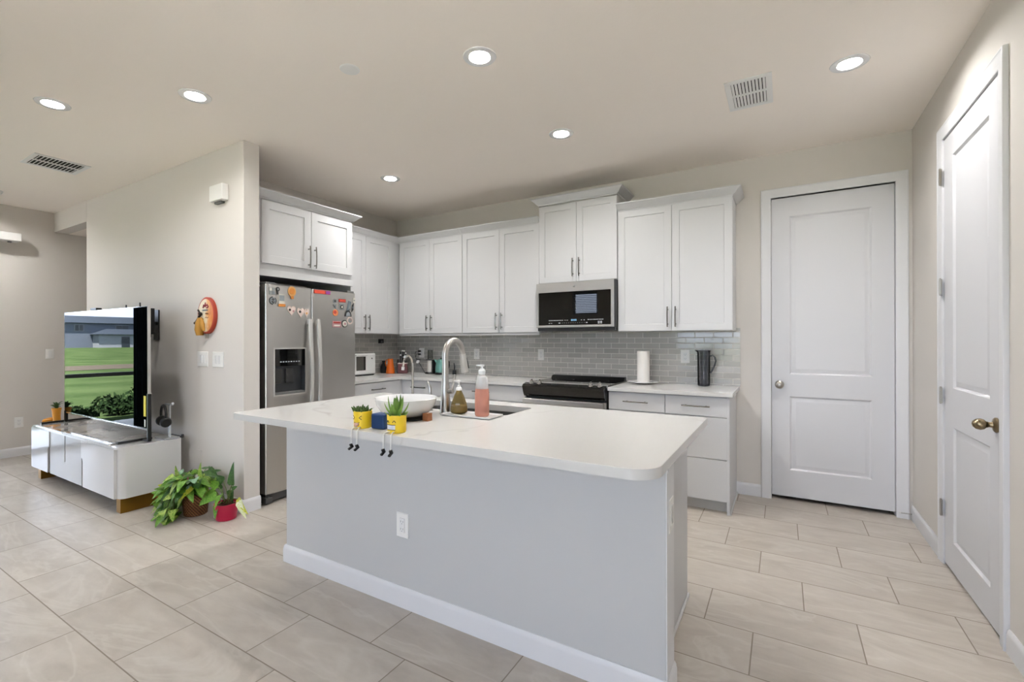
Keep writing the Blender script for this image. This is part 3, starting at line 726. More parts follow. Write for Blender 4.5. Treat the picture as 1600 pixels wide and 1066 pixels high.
mTAN = mat('magnet_tan', '#d8a566', .5); mRED = mat('magnet_red', '#a8352c', .5); mRO = mat('magnet_coral', '#e0523a', .45); mPU = mat('magnet_purple', '#8a3f9c', .45); mCR = mat('magnet_cream', '#d9d6cc', .5)
mBL = mat('magnet_slate', '#707a82', .5); mPE = mat('magnet_peach', '#e08a54', .5); mRS = mat('magnet_rose', '#b98e90', .5); mGR = mat('magnet_lens_grey', '#8d9498', .2)
mg(-2.213, 1.696, [rect(.052, .057), rect(.022, .024, (-.012, .014)), rect(.022, .024, (.012, -.014))], [mSIL, mCR, mGR], 'square silver photo magnet at the top left of the fridge')
mg(-2.205, 1.620, [circ(.033), circ(.026), rect(.006, .040), rect(.026, .006, (0, .010)), [(-.018, -.004), (-.013, -.004), (0, -.018), (.013, -.004), (.018, -.004), (0, -.025)]], [mDK, mGR, mDK, mDK, mDK], 'round dark anchor magnet under the square silver one', .0035)
mg(-2.161, 1.706, [circ(.017, c=(0, .010)), circ(.008, c=(0, .010)), rect(.010, .030, (-.004, -.018))], [mDK, mSIL, mDK], 'small dark gear shaped magnet beside the square silver one')
mg(-2.127, 1.630, [rect(.050, .085, (0, .006)), rect(.044, .045, (0, .016)), rect(.062, .022, (0, -.042))], [mCR, mGR, mOR], 'cream lantern shaped magnet with orange base')
mg(-2.033, 1.698, [[(x, z*1.15+.010) for x, z in circ(.037)][:], circ(.026, c=(0, .012)), rect(.026, .024, (0, -.040))], [mTAN, mOR, mOR], 'orange light bulb shaped magnet on the left fridge door')
mg(-2.038, 1.547, [heart(.078, .084), circ(.010, c=(-.016, .008)), circ(.009, c=(.015, -.002))], [mPK, mDK, mRS], 'single pale heart photo magnet on the left door')
mg(-1.950, 1.534, [heart(.072, .081), circ(.011, c=(-.008, .010))], [mPK, mDK], 'left one of the joined pair of pale heart magnets')
mg(-1.893, 1.534, [heart(.052, .076), circ(.009, c=(0, .0))], [mPK, mTAN], 'right one of the joined pair of pale heart magnets')
mg(-1.731, 1.728, [rect(.172, .034), rect(.105, .026, (-.028, 0)), rect(.045, .026, (.058, 0))], [mRED, mRO, mPU], 'long coral and purple bar magnet at the top of the right door')
mg(-1.593, 1.659, [circ(.021), circ(.010)], [mSIL, mDK], 'small round silver magnet at the top left of the right door cluster')
mg(-1.594, 1.613, [[(-.022, .016), (.020, .020), (.010, -.022)], circ(.006)], [mSIL, mBL], 'small triangular silver magnet above the peach one')
mg(-1.509, 1.668, [rect(.080, .030), rect(.060, .010)], [mRED, mRO], 'small red bar magnet in the right door cluster')
mg(-1.516, 1.610, [rect(.054, .056), circ(.018), circ(.010)], [mSIL, mDK, mCR], 'square silver magnet with dark round centre below the red bar')
mg(-1.431, 1.623, [[(-.030, -.050), (.018, -.040), (.026, .040), (-.004, .050)], [(-.010, -.030), (.010, -.024), (.012, .026)]], [mBL, mSIL], 'slanted slate grey magnet in the right door cluster')
mg(-1.386, 1.612, [[(-.012, -.045), (.010, -.020), (.014, .044), (-.008, .020)], rect(.010, .020)], [mDK, mBL], 'narrow dark slanted magnet at the right of the cluster')
mg(-1.368, 1.680, [rect(.026, .044), circ(.008)], [mCR, mSIL], 'small pale magnet at the top right edge of the fridge')
mg(-1.587, 1.554, [circ(.030), circ(.016, c=(-.008, .004))], [mPE, mRED], 'round peach coloured fruit magnet')
mg(-1.441, 1.552, [[(.040*math.cos(pi*i/12), -.028+.060*math.sin(pi*i/12)) for i in range(13)], [(.026*math.cos(pi*i/12), -.024+.040*math.sin(pi*i/12)) for i in range(13)]], [mDK, mGR], 'dark arch shaped magnet under the slanted grey one')
mg(-1.420, 1.489, [circ(.035), circ(.022), circ(.008, c=(.006, .006))], [mPK, mSIL, mRS], 'round pinkish magnet at the lower right of the cluster')
mg(-1.482, 1.456, [circ(.034), circ(.026), rect(.022, .020)], [mDK, mCR, mRS], 'round dark rimmed magnet lowest in the cluster')
mg(-1.571, 1.450, [rect(.098, .060), rect(.080, .012, (0, .014)), rect(.070, .012, (-.004, -.012))], [mRS, mRED, mCR], 'rectangular pink lettered magnet at the lower left of the cluster')

# ------------------------------------------------------------------ island
IX0, IX1, IY0, IY1, IZ = -3.312, -1.118, -3.075, -1.943, .917
t = thing('kitchen_island', 'long kitchen island with pale grey front wall and white baseboard', 'island', (-2.23, -2.35, 0))
def rel(b): xform(b, Matrix.Translation((2.23, 2.35, 0))); return b
bm = BM(); box(bm, -3.301, -1.153, -2.755, -2.628, 0, IZ-.034, .004); rel(bm); o = build('knee_wall', bm, ISLP, t); o['label'] = 'pale grey painted front wall of the island'
bm = BM()
prof = [(0, 0), (.013, 0), (.013, .078), (.0105, .084), (.0105, .090), (.005, .100), (0, .100)]
rows = []
for x, y, dx, dy in ((-3.301, -2.628, -1, 0), (-3.301, -2.755, -1, -1), (-1.153, -2.755, 1, -1), (-1.153, -2.628, 1, 0)):
    rows.append([bm.verts.new((x+dx*o_, y+dy*o_, z)) for o_, z in prof])
for i in range(3): bridge(bm, rows[i], rows[i+1])
bm.faces.new(rows[0]); bm.faces.new(list(reversed(rows[3]))); rel(bm); build('baseboard', bm, TRIM, t)
bm = BM(); box(bm, -3.22, -2.74, -2.628, -1.99, .09, IZ-.034); box(bm, -1.96, -1.236, -2.628, -1.99, .09, IZ-.034); box(bm, -2.74, -1.96, -2.628, -2.50, .09, IZ-.034); box(bm, -2.74, -1.96, -2.04, -1.99, .09, IZ-.034); box(bm, -2.74, -1.96, -2.52, -2.02, .09, .60)
rel(bm); build('cabinet_body', bm, CAB, t)
bm = BM(); box(bm, -3.20, -1.26, -2.628, -2.05, 0, .09); rel(bm); build('toe_kick', bm, TOE, t, 0)
for x in (-1.236, -3.239):
    bm = BM(); box(bm, x, x+.019, -2.628, -1.925, 0, IZ-.034, .001, 1)
    if x > -2: box(bm, x+.019, x+.030, -2.628, -1.925, 0, .018, .006)
    rel(bm); build('end_panel', bm, CAB, t)
for i in range(4):
    a = -3.215+i*.496; bm = BM(); box(bm, a, a+.49, -1.990, -1.972, .10, .87, .001, 1); rel(bm); d = build('door', bm, CAB, t)
    pull(d, (a+.45+2.23, -1.972+2.35, .78), .15).rotation_euler = (0, 0, pi)
bm = BM(); prism(bm, [(-2.74, .883), (-2.66, .883), (-2.64, .875), (-2.64, .868), (-2.74, .83)], -1.153, -1.147, plane='yz'); rel(bm); build('corner_trim', bm, TRIM, t)
bm = BM(); box(bm, -1.1535, -1.150, -2.7545, -2.6285, .100, IZ-.036, .0005, 1); rel(bm); build('end_cap', bm, TRIM, t)
# worktop with sink cut-out
SX0, SX1, SY0, SY1 = -2.700, -2.005, -2.405, -2.095
bm = BM()
RR = (.03, .095, .008, .008)
def wring(ins, z): return [bm.verts.new((x, y, z)) for x, y in rrect(IX0+ins, IX1-ins, IY0+ins, IY1-ins, [max(.001, r-ins) for r in RR], 10)]
def hring(ins, z): return [bm.verts.new((x, y, z)) for x, y in rrect(SX0-ins, SX1+ins, SY0-ins, SY1+ins, (.03,)*4, 5)]
def cap(a, b):
    ed = [bm.edges.get((a[i], a[(i+1) % len(a)])) or bm.edges.new((a[i], a[(i+1) % len(a)])) for i in range(len(a))] + [bm.edges.get((b[i], b[(i+1) % len(b)])) or bm.edges.new((b[i], b[(i+1) % len(b)])) for i in range(len(b))]
    bmesh.ops.triangle_fill(bm, use_beauty=True, use_dissolve=False, edges=ed)
T_ = .034
o1, o2, o3, o4 = wring(.003, IZ), wring(.0008, IZ-.0009), wring(0, IZ-.003), wring(0, IZ-T_)
h1, h2 = hring(0, IZ), hring(0, IZ-T_)
cap(o1, h1); bridge(bm, o1, o2); bridge(bm, o2, o3); bridge(bm, o3, o4); bridge(bm, h1, h2); cap(o4, h2)
tag(build('island_worktop', bm, QUARTZ, smooth=40), 'white veined quartz worktop of the island with rounded corners', 'worktop')
# sink
t = thing('sink', 'stainless undermount sink in the island worktop', 'sink', ((SX0+SX1)/2, (SY0+SY1)/2, .69))
bm = BM(); w_, h_ = (SX1-SX0)/2+.004, (SY1-SY0)/2+.004
prev = None
for s, z in ((.020, .193), (0, .193), (.0, .19), (.004, .03), (.03, .004), (.10, 0)):
    k_ = -1 if s == .020 and z == .193 else 1
    pts = rrect(-w_+s*k_, w_-s*k_, -h_+s*k_, h_-s*k_, (.035,)*4, 5); rg = [bm.verts.new((x, y, z)) for x, y in pts]
    if prev: bridge(bm, prev, rg)
    prev = rg
bm.faces.new(prev); build('basin', bm, mat('sink_steel', '#8b8a88', .35, 1), t)
bm = BM(); lathe(bm, [(0, .002), (.030, .002), (.042, .004), (.045, .001)], n=28); build('drain', bm, CHROME, t)

# faucet
t = thing('faucet', 'tall brushed steel pull down gooseneck kitchen faucet', 'faucet', (-2.325, -2.492, IZ))
bm = BM(); lathe(bm, [(0, 0), (.031, 0), (.031, .004), (.028, .010), (.024, .09), (.0195, .16), (.018, .20), (0, .20)], n=28); build('base', bm, STEEL, t)
bm = BM(); R_ = .080; pts = [(0, 0, .16), (0, 0, .20), (0, 0, .303)]
for i in range(1, 15):
    a = pi*i/15*1.04; pts.append((.0, R_-R_*math.cos(a), .303+R_*math.sin(a)))
build('neck', tube(bm, pts, [.0185]+[.0172]*(len(pts)-1), 16), STEEL, t)
p = Vector(pts[-1]); dr_ = (Vector(pts[-1])-Vector(pts[-2])).normalized()
bm = BM(); tube(bm, [p, p+dr_*.03, p+dr_*.085, p+dr_*.105], [.0175, .0185, .021, .021], 20); sp_ = build('spray_head', bm, SATIN, t)
bm = BM(); tube(bm, [p+dr_*.025+Vector((.012, .013, 0)), p+dr_*.085+Vector((.014, .019, 0))], .005, 8); build('button', bm, BLACK, sp_)
bm = BM(); tube(bm, [(.020, 0, .115), (.050, 0, .118)], .013, 14); tube(bm, [(.043, 0, .118), (.050, -.0, .15), (.062, 0, .205)], [.008, .007, .0055], 10); build('lever', bm, STEEL, t); 
# filtered water tap
t = thing('filter_tap', 'slim white and chrome drinking water tap behind the white bowl', 'tap', (-2.575, -2.465, IZ))
bm = BM(); lathe(bm, [(0, 0), (.020, 0), (.020, .006), (.011, .012), (.009, .06), (0, .06)], n=20); build('base', bm, CHROME, t)
bm = BM(); pts = [(0, 0, .05), (0, 0, .24)]
dx, dy = -.52, .2
for i in range(1, 12):
    a = pi*i/12; pts.append((-.042*(1-math.cos(a)), .008*(1-math.cos(a)), .24+.056*math.sin(a)))
pts.append((-.087, .016, .222))
build('spout', tube(bm, pts, .0062, 10), CHROME, t)
bm = BM(); tube(bm, [(-.086, .016, .232), (-.089, .0165, .214)], .0085, 10); build('nozzle', bm, WHITEP, t)
# soap lever
t = thing('soap_dispenser', 'small curved steel soap dispenser left of the faucet', 'dispenser', (-2.448, -2.470, IZ))
bm = BM(); lathe(bm, [(0, 0), (.018, 0), (.018, .006), (.010, .012), (.0095, .055), (0, .055)], n=18); build('base', bm, STEEL, t)
bm = BM(); tube(bm, [(0, 0, .05), (.005, 0, .09), (.002, .0, .125), (-.012, .0, .150), (-.022, .01, .158)], [.009, .010, .010, .007, .004], 12); build('spout', bm, STEEL, t)

# bowl on its stand
t = thing('mixing_bowl', 'large round white bowl on the island worktop', 'bowl', (-2.400, -2.715, IZ+.010))
bm = BM(); lathe(bm, [(0, 0), (.070, 0), (.098, .007), (.126, .028), (.145, .058), (.153, .086), (.156, .089), (.153, .091), (.148, .087), (.139, .058), (.120, .032), (.09, .014), (0, .008)], n=56); build('shell', bm, WHITEG, t)
t = thing('bowl_stand', 'black plate stand with wooden blocks under the white bowl', 'stand', (-2.400, -2.715, IZ))
bm = BM(); lathe(bm, [(0, .009), (.115, .009), (.122, .007), (.122, .002), (.118, 0), (0, 0)], n=48); build('plate', bm, BLACK, t)
WD = mat('block_wood', '#9a6440', .55)
for x, y, m_ in ((.146, -.012, WD), (.078, -.125, mat('block_green', '#56604f', .6)), (-.144, .02, WD), (-.01, .146, WD)):
    bm = BM()
    prism(bm, [(-.016, -.016), (.016, -.016), (.016, .016), (-.016, .016)], 0, .036); a = math.atan2(y, x); xform(bm, Matrix.Translation((x, y, 0)) @ Matrix.Rotation(a, 4, 'Z'))
    build('support_block', bm, m_, t)
# dark blue cube speaker
t = thing('cube_speaker', 'small dark blue cube between the two yellow pots', 'speaker', (-2.298, -2.985, IZ), math.radians(4))
bm = BM(); box(bm, -.036, .036, -.028, .028, .001, .066, .006, 3); build('body', bm, mat('speaker_blue', '#1a3a66', .7, bump=(900, .3, .001)), t)
bm = BM(); box(bm, -.030, .030, -.0292, -.027, .006, .060, .001); build('grille', bm, mat('speaker_cloth', '#17355f', .9), t)

# yellow face pots
YEL = mat('pot_yellow', '#eecb2b', .35); INK = mat('face_ink', '#3d3323', .6); TONGUE = mat('tongue_pink', '#d9b09b', .5); TEETH = mat('teeth_white', '#dfe3ea', .4); ROPE = mat('cord_white', '#dcdcd8', .8); SHOE = mat('shoe_black', '#101010', .4); SOIL = mat('soil', '#2c221a', .9)
def blade(bm, base_, tip, wid, up=Vector((0, 0, 1)), mi=0, n=7, curve=.15, thick=.35):
    base_, tip = Vector(base_), Vector(tip); ax = tip-base_; L = ax.length; t_ = ax.normalized(); s = t_.cross(up)
    if s.length < .05: s = Vector((1, 0, 0))
    s.normalize(); nrm = s.cross(t_); prev = None
    for i in range(n+1):
        q_ = i/n; c = base_+ax*q_ + nrm*(curve*L*math.sin(pi*q_*.9)*.5); wv = wid*(math.sin(pi*(.18+.82*q_))**.8 if q_ < 1 else .02)
        rg = [bm.verts.new(c-s*wv/2+nrm*wv*thick*.4), bm.verts.new(c-nrm*wv*thick*.3), bm.verts.new(c+s*wv/2+nrm*wv*thick*.4), bm.verts.new(c+nrm*wv*.02)]
        if prev: bridge(bm, prev, rg, mi)
        prev = rg
def face_pot(label, x, y, rot, kind):
    t = thing('face_pot', label, 'plant pot', (x, y, IZ), rot, 'yellow face pots on the island edge')
    bm = BM(); lathe(bm, [(0, 0), (.036, 0), (.0385, .004), (.0405, .070), (.0405, .074), (.037, .074), (.036, .064), (0, .064)], n=40); build('pot', bm, YEL, t)
    bm = BM(); lathe(bm, [(0, .066), (.034, .066), (.0365, .060)], n=24); build('soil', bm, SOIL, t)
    def on(a, z, o=.0012):   # point on the pot wall; a = angle from the front (-y)
        r = .0385+(z/.072)*.002+o; return (r*math.sin(a), -r*math.cos(a), z)
    bm = BM()
    if kind == 0:
        for s in (-1, 1):
            c = .42*s
            tube(bm, [on(c+.16*s, .056), on(c-.12*s, .048), on(c+.16*s, .040)], .0016, 6)
        build('eyes', bm, INK, t)
        bm = BM(); tube(bm, [on(-.36+.072*i, .028-.004*math.sin(pi*i/10)) for i in range(11)], .0014, 6); build('mouth', bm, INK, t)
        bm = BM(); tube(bm, [on(.02, .026, .001), on(.03, .017, .003), on(.04, .011, .002)], [.010, .012, .006], 12); build('tongue', bm, TONGUE, t)
    else:
        for s in (-1, 1):
            c = .40*s; tube(bm, [on(c-.16+.032*i, .045+.008*math.sin(pi*i/10)) for i in range(11)], .0015, 6)
        build('eyes', bm, INK, t)
        bm = BM()
        lo_ = [(-.52+.104*i) for i in range(11)]
        for i in range(10):
            a0, a1 = lo_[i], lo_[i+1]-.016
            v = [bm.verts.new(on(a, z, o_)) for o_ in (0, .002) for a, z in ((a0, .017), (a1, .017), (a1, .034), (a0, .034))]
            for f in ((0, 1, 2, 3), (7, 6, 5, 4), (0, 4, 5, 1), (1, 5, 6, 2), (2, 6, 7, 3), (3, 7, 4, 0)): bm.faces.new([v[j] for j in f])
        build('teeth', bm, TEETH, t)
        bm = BM(); tube(bm, [on(-.54, .035), on(.50, .035)][:0] or [on(-.54+.108*i, .0355) for i in range(11)], .0012, 6); tube(bm, [on(-.54+.108*i, .0155) for i in range(11)], .0012, 6); build('mouth', bm, INK, t)
    return t
def legs(t, dirs):
    """cord legs that lie on the worktop edge then hang; world-space end points"""
    M = Matrix.Translation(t.location) @ Matrix.Rotation(t.rotation_euler.z, 4, 'Z'); Mi = M.inverted()
    for x, a in dirs:
        e = IY0-.010; zt = IZ+.006
        sx_ = t.location.x+(x-t.location.x)*.45
        pts = [(sx_, t.location.y-.034, zt), ((sx_+x)/2, (t.location.y-.034+e)/2, zt+.003), (x, e+.006, zt), (x, e, zt-.006), (x, e-.001, IZ-.03), (x-.001, e, IZ-.062)]
        bm = BM(); tube(bm, [Mi @ Vector(p) for p in pts], .0026, 8); lg = build('leg', bm, ROPE, t)
        bm = BM(); box(bm, -.006, .006, -.020, .007, -.013, -.004, .003); box(bm, -.006, .006, -.006, .007, -.012, .007, .003)
        xform(bm, Mi @ Matrix.Translation((x-.001, e, IZ-.064)) @ Matrix.Rotation(a, 4, 'Z') @ Matrix.Rotation(.5, 4, 'X')); build('shoe', bm, SHOE, lg)
p0 = face_pot('yellow winking face pot with tongue out, holding a low dark green succulent', -2.388, -3.010, math.radians(6), 0)
legs(p0, ((-2.378, -.2), (-2.343, -.1)))
bm = BM()
for i in range(46):
    a = rnd.uniform(0, 2*pi); r = rnd.uniform(0, .033)**1.0; b_ = Vector((r*math.cos(a), r*math.sin(a), .062)); l_ = rnd.uniform(.020, .034)
    tube(bm, [b_, b_+Vector((math.cos(a)*r*.25, math.sin(a)*r*.25, l_*.7)), b_+Vector((math.cos(a)*r*.5, math.sin(a)*r*.5, l_))], [.0045, .0055, .0015], 6)
for a in (.1, .4, 2.9, 3.4, -.7): blade(bm, (.028*math.cos(a), .028*math.sin(a), .066), (.052*math.cos(a), .052*math.sin(a), .088), .009)
build('succulent', bm, mat('succulent_dark', '#47632c', .5), p0)
p1 = face_pot('yellow grinning face pot with teeth, holding a spiky green aloe', -2.184, -3.012, math.radians(4), 1)
legs(p1, ((-2.190, .1), (-2.148, .15)))
ALOE = mat('aloe_green', '#6f9440', .45); k = NT(ALOE); P, q = k.pos()
k.l(k.ramp(k.math('MULTIPLY', k.math('SUBTRACT', q[2], .97), 9, clamp=True), [(0, lin('#4a7a3c')), (.4, lin('#83a84a')), (1, lin('#4d6e30'))]), k.b.inputs['Base Color'])
bm = BM()
for rr_, hh_, n_, ph in ((.056, .024, 7, .2), (.046, .058, 6, .7), (.030, .082, 5, .1), (.014, .090, 4, .9)):
    for i in range(n_):
        a = ph+2*pi*i/n_+rnd.uniform(-.15, .15); q_ = rnd.uniform(.9, 1.1)
        blade(bm, (.010*math.cos(a), .010*math.sin(a), .060), (rr_*q_*math.cos(a), rr_*q_*math.sin(a), .064+hh_*q_), .020, curve=-.18, thick=.5)
build('aloe', bm, ALOE, p1)

# tray with soap bottles
t = thing('soap_tray', 'white rectangular tray carrying two soap bottles beside the faucet', 'tray', (-2.150, -2.505, IZ), math.radians(2))
bm = BM(); w_, h_ = .148, .070; prev = None
for s, z in ((.008, 0), (0, .004), (0, .011), (.004, .011), (.008, .006)):
    rg = [bm.verts.new((x, y, z)) for x, y in rrect(-w_+s, w_-s, -h_+s, h_-s, (.008,)*4, 3)]
    if prev: bridge(bm, prev, rg)
    else: bm.faces.new(rg)
    prev = rg
bm.faces.new(prev); build('dish', bm, WHITEG, t)
def clear_glass(name, col, rough=.02, dens=.0, alpha=1):
    return mat(name, col, rough, trans=.92, ior=1.35)
AMB = mat('amber_glass', '#f2d48c', .05, trans=.8, ior=1.2, spec=.6); PINK = mat('pink_soap', '#ffb5a0', .1, trans=.55, ior=1.2)
CLR = glass_mat('clear_plastic', (.93, .95, .96))
t = thing('soap_bottle', 'amber cone shaped soap bottle with white pump', 'soap bottle', (-2.236, -2.492, IZ+.0065))
bm = BM(); lathe(bm, [(0, 0), (.034, 0), (.043, .006), (.045, .022), (.040, .050), (.026, .090), (.015, .112), (.014, .120), (0, .120)], n=36); build('bottle', bm, AMB, t)
bm = BM(); lathe(bm, [(0, .003), (.032, .003), (.041, .010), (.0425, .022), (.040, .038), (0, .038)], n=30); build('liquid', bm, mat('amber_liquid', '#d8a545', .2, trans=.3), t)
bm = BM(); lathe(bm, [(.016, .118), (.017, .122), (.016, .130), (.010, .134), (.009, .142), (.005, .144), (.005, .158), (.011, .160), (.011, .170), (0, .172)], n=20); box(bm, -.036, 0, -.0055, .0055, .160, .169, .002); build('pump', bm, WHITEP, t)
bm = BM()
for z in (.048, .053): tube(bm, [(.0408*math.sin(.15+.07*i)*(1 if z < .05 else .96), -.0408*math.cos(.15+.07*i)*(1 if z < .05 else .96), z) for i in range(9)], .0009, 5)
build('label_lines', bm, WHITEP, t)
t = thing('soap_bottle', 'tall coral pink soap bottle with clear top and pump', 'soap bottle', (-2.085, -2.505, IZ+.0065))
bm = BM(); lathe(bm, [(0, 0), (.032, 0), (.036, .006), (.0365, .105), (.034, .130), (.032, .138), (0, .138)], n=36); build('liquid', bm, PINK, t)
bm = BM(); lathe(bm, [(.0325, .136), (.032, .150), (.030, .185), (.027, .196), (.016, .204), (.015, .210)], n=36); build('clear_shoulder', bm, mat('clear_shoulder', '#f4f5f5', .08, alpha=.35), t)
bm = BM(); lathe(bm, [(0, .143), (.0025, .143), (.0025, .205), (.017, .207), (.018, .226), (.013, .232), (.011, .236), (.006, .237), (.006, .246), (.012, .248), (.012, .256), (0, .258)], n=20); box(bm, -.032, 0, -.005, .005, .247, .255, .002); build('pump', bm, mat('pump_clear_white', '#e9ebec', .25), t)

# ------------------------------------------------------------------ things on the counters
CZ = CT
t = thing('paper_towel_holder', 'white paper towel roll standing on a round white plate', 'paper towels', (-1.868, -.165, CZ))
bm = BM(); lathe(bm, [(0, 0), (.060, 0), (.070, .004), (.128, .016), (.134, .020), (.132, .023), (.124, .020), (.06, .012), (0, .012)], n=44); build('plate', bm, WHITEG, t)
bm = BM(); lathe(bm, [(.019, .013), (.052, .013), (.054, .018), (.054, .288), (.052, .293), (.019, .293), (.019, .013)], n=40); build('paper_roll', bm, mat('paper', '#eeeae4', .95, bump=(300, .3, .001)), t)
bm = BM(); lathe(bm, [(0, .012), (.008, .012), (.008, .298), (0, .300)], n=14); build('rod', bm, CHROME, t)
t = thing('pitcher', 'tall smoky grey pitcher with loop handle', 'pitcher', (-1.375, -.115, CZ))
SMK = glass_mat('smoke_plastic', (.72, .73, .76))
bm = BM(); lathe(bm, [(0, .010), (.046, .010), (.049, .014), (.052, .285), (.054, .298), (.0565, .300), (.055, .303), (.0515, .299), (.049, .285), (.046, .02), (0, .016)], n=36)
for v in bm.verts:
    if v.co.z > .29 and v.co.x < -.035: v.co.x -= (v.co.z-.288)*1.2
build('body', bm, SMK, t)
bm = BM(); lathe(bm, [(0, 0), (.044, 0), (.048, .004), (.0485, .012), (0, .012)], n=32); build('foot', bm, mat('smoke_base', '#2a2b2e', .2), t)
bm = BM(); tube(bm, [(.050, 0, .255), (.070, 0, .262), (.088, 0, .245), (.094, 0, .215), (.086, 0, .180), (.066, 0, .130), (.052, 0, .112)], [.007]*7, 10); build('handle', bm, mat('smoke_handle', '#3b3d41', .15), t)

t = thing('countertop_oven', 'white countertop oven with recessed dark window beside the fridge', 'appliance', (-4.765, -.985, CZ), pi/2)
# local x -> +y ; front faces +x
bm = BM(); box(bm, 0, .39, .0, .215, .012, .248, .014, 3); build('body', bm, WHITEG, t)
bm = BM(); box(bm, .02, .37, .01, .205, 0, .013); build('foot', bm, BLACK, t)
bm = BM(); box(bm, .10, .235, -.004, .006, .060, .215, .004); d = build('window', bm, mat('oven_dark_glass', '#56524d', .2), t)
bm = BM(); box(bm, .205, .225, -.007, -.003, .065, .21, .002); build('window_bar', bm, DARK, d)
bm = BM(); box(bm, .08, .25, -.022, -.008, .225, .238, .005); box(bm, .09, .10, -.01, 0, .226, .237); box(bm, .23, .24, -.01, 0, .226, .237); build('handle', bm, WHITEG, t)
bm = BM(); lathe(bm, [(0, .002), (.008, .002), (.009, 0)], (.33, 0, .19), 16, axis='y'); build('badge', bm, GREYP, t)

bm = BM(); lathe(bm, [(0, 0), (.038, 0), (.041, .005), (.041, .075), (.030, .105), (.020, .118), (.020, .135), (.024, .138), (.024, .150), (0, .152)], n=28)
tag(build('jar', bm, BLACK, loc=(-4.895, -.335, CZ)), 'small glossy black jar left of the orange carafe', 'jar')
ORG = mat('orange_enamel', '#d9671c', .25, coat=.3)
t = thing('carafe', 'conical orange carafe on the corner of the counter', 'carafe', (-4.78, -.345, CZ))
bm = BM(); lathe(bm, [(0, 0), (.050, 0), (.053, .004), (.048, .05), (.034, .135), (.032, .165), (.034, .174), (.030, .175), (.028, .165), (0, .16)], n=32); build('body', bm, ORG, t)
bm = BM(); tube(bm, [(-.032, 0, .155), (-.056, -.012, .160), (-.066, -.016, .125), (-.058, -.01, .085), (-.040, 0, .070)], .005, 8); build('handle', bm, ORG, t)
# knife block
t = thing('knife_block', 'dark red knife block full of black and white handled knives', 'knife block', (-4.69, -.225, CZ), math.radians(35))
bm = BM(); box(bm, -.056, .056, -.05, .05, 0, .115, .005); build('block', bm, mat('block_red', '#5c231f', .35), t)
bm = BM(); box(bm, -.058, .058, -.052, .052, .113, .124, .003); build('rim', bm, mat('rim_pale', '#b9a7a0', .4), t)
bm = BM(); box(bm, -.064, -.052, -.052, .052, 0, .165, .003); build('back_board', bm, mat('board_dark', '#2a1a12', .5), t)
KN = mat('knife_handle', '#141414', .35)
for i, (x, y, h_, tl) in enumerate(((-.03, -.02, .225, .1), (-.012, .02, .275, .05), (.012, .02, .272, -.05), (.0, -.01, .235, 0), (.028, -.012, .215, -.1), (.034, .022, .245, -.12), (-.036, .024, .27, .1), (.016, -.03, .20, -.05))):
    t2 = thing('kitchen_knife', ('short knife at the front left of the dark red block', 'tall knife with a white cap at the back of the dark red block', 'second tall knife with a white cap at the back of the block', 'middle knife in the dark red block', 'short knife at the front right of the dark red block', 'knife leaning right in the back of the block', 'knife at the back left of the block, tall and dark', 'shortest knife at the front of the block')[i], 'knife', t.location, t.rotation_euler.z, 'knives in the red block')
    bm = BM(); tube(bm, [(x, y, .118), (x+tl*.04, y, h_-.012)], [.006, .009], 8); build('handle', bm, KN, t2)
    if i not in (3, 6):
        bm = BM(); lathe(bm, [(0, -.004), (.009, -.002), (.0115, .006), (.009, .014), (0, .016)], (x+tl*.04, y, h_-.014), 12); build('cap', bm, WHITEP, t2)
# coffee machine and kettle
t = thing('coffee_maker', 'white and black coffee maker under the wall outlet', 'appliance', (-4.345, -.135, CZ))
bm = BM(); lathe(bm, [(0, .018), (.040, .018), (.036, .06), (.034, .155), (0, .155)], n=28); build('cup', bm, mat('cup_offwhite', '#c9c6c0', .3), t)
bm = BM(); lathe(bm, [(0, 0), (.062, 0), (.064, .006), (.055, .020), (0, .022)], n=28); box(bm, .044, .066, -.03, .03, .0, .165, .006); box(bm, -.045, .066, -.03, .03, .158, .170, .005); build('frame', bm, BLACK, t)
bm = BM(); lathe(bm, [(.030, .170), (.028, .275), (.030, .282), (.027, .282), (.025, .275), (.025, .172)], n=24); build('clear_tube', bm, glass_mat('frosted_plastic', (.8, .8, .8)), t)
bm = BM(); lathe(bm, [(0, .276), (.031, .276), (.031, .284), (0, .285)], n=24); build('lid', bm, GREYP, t)
t = thing('measuring_spoon', 'white round scoop with black handle leaning beside the coffee maker', 'scoop', (-4.446, -.16, CZ))
bm = BM(); tube(bm, [(.035, .01, .006), (-.045, .0, .125)], .004, 8); build('handle', bm, BLACK, t)
bm = BM(); lathe(bm, [(0, -.006), (.014, -.004), (.022, .006), (.022, .010), (.019, .010), (0, .002)], n=20); xform(bm, Matrix.Translation((-.062, 0, .135)) @ Matrix.Rotation(math.radians(60), 4, 'X')); build('bowl', bm, WHITEP, t)
t = thing('kettle', 'teal electric kettle with black handle behind the faucet', 'kettle', (-4.165, -.155, CZ))
bm = BM(); lathe(bm, [(0, .022), (.068, .022), (.072, .03), (.068, .09), (.058, .15), (.050, .166), (.030, .176), (0, .178)], n=34); build('body', bm, mat('teal_enamel', '#5d8f86', .25, coat=.3), t)
bm = BM(); lathe(bm, [(0, 0), (.070, 0), (.074, .006), (.072, .021), (0, .022)], n=30); build('base', bm, BLACK, t)
bm = BM(); tube(bm, [(.045, 0, .168), (.085, 0, .170), (.108, 0, .145), (.112, 0, .105), (.098, 0, .065), (.066, 0, .045)], [.009, .010, .011, .011, .010, .009], 12); build('handle', bm, BLACK, t)
bm = BM(); tube(bm, [(-.058, 0, .13), (-.085, 0, .158), (-.092, 0, .166)], [.018, .011, .010], 12); build('spout', bm, _M['teal_enamel'], t)
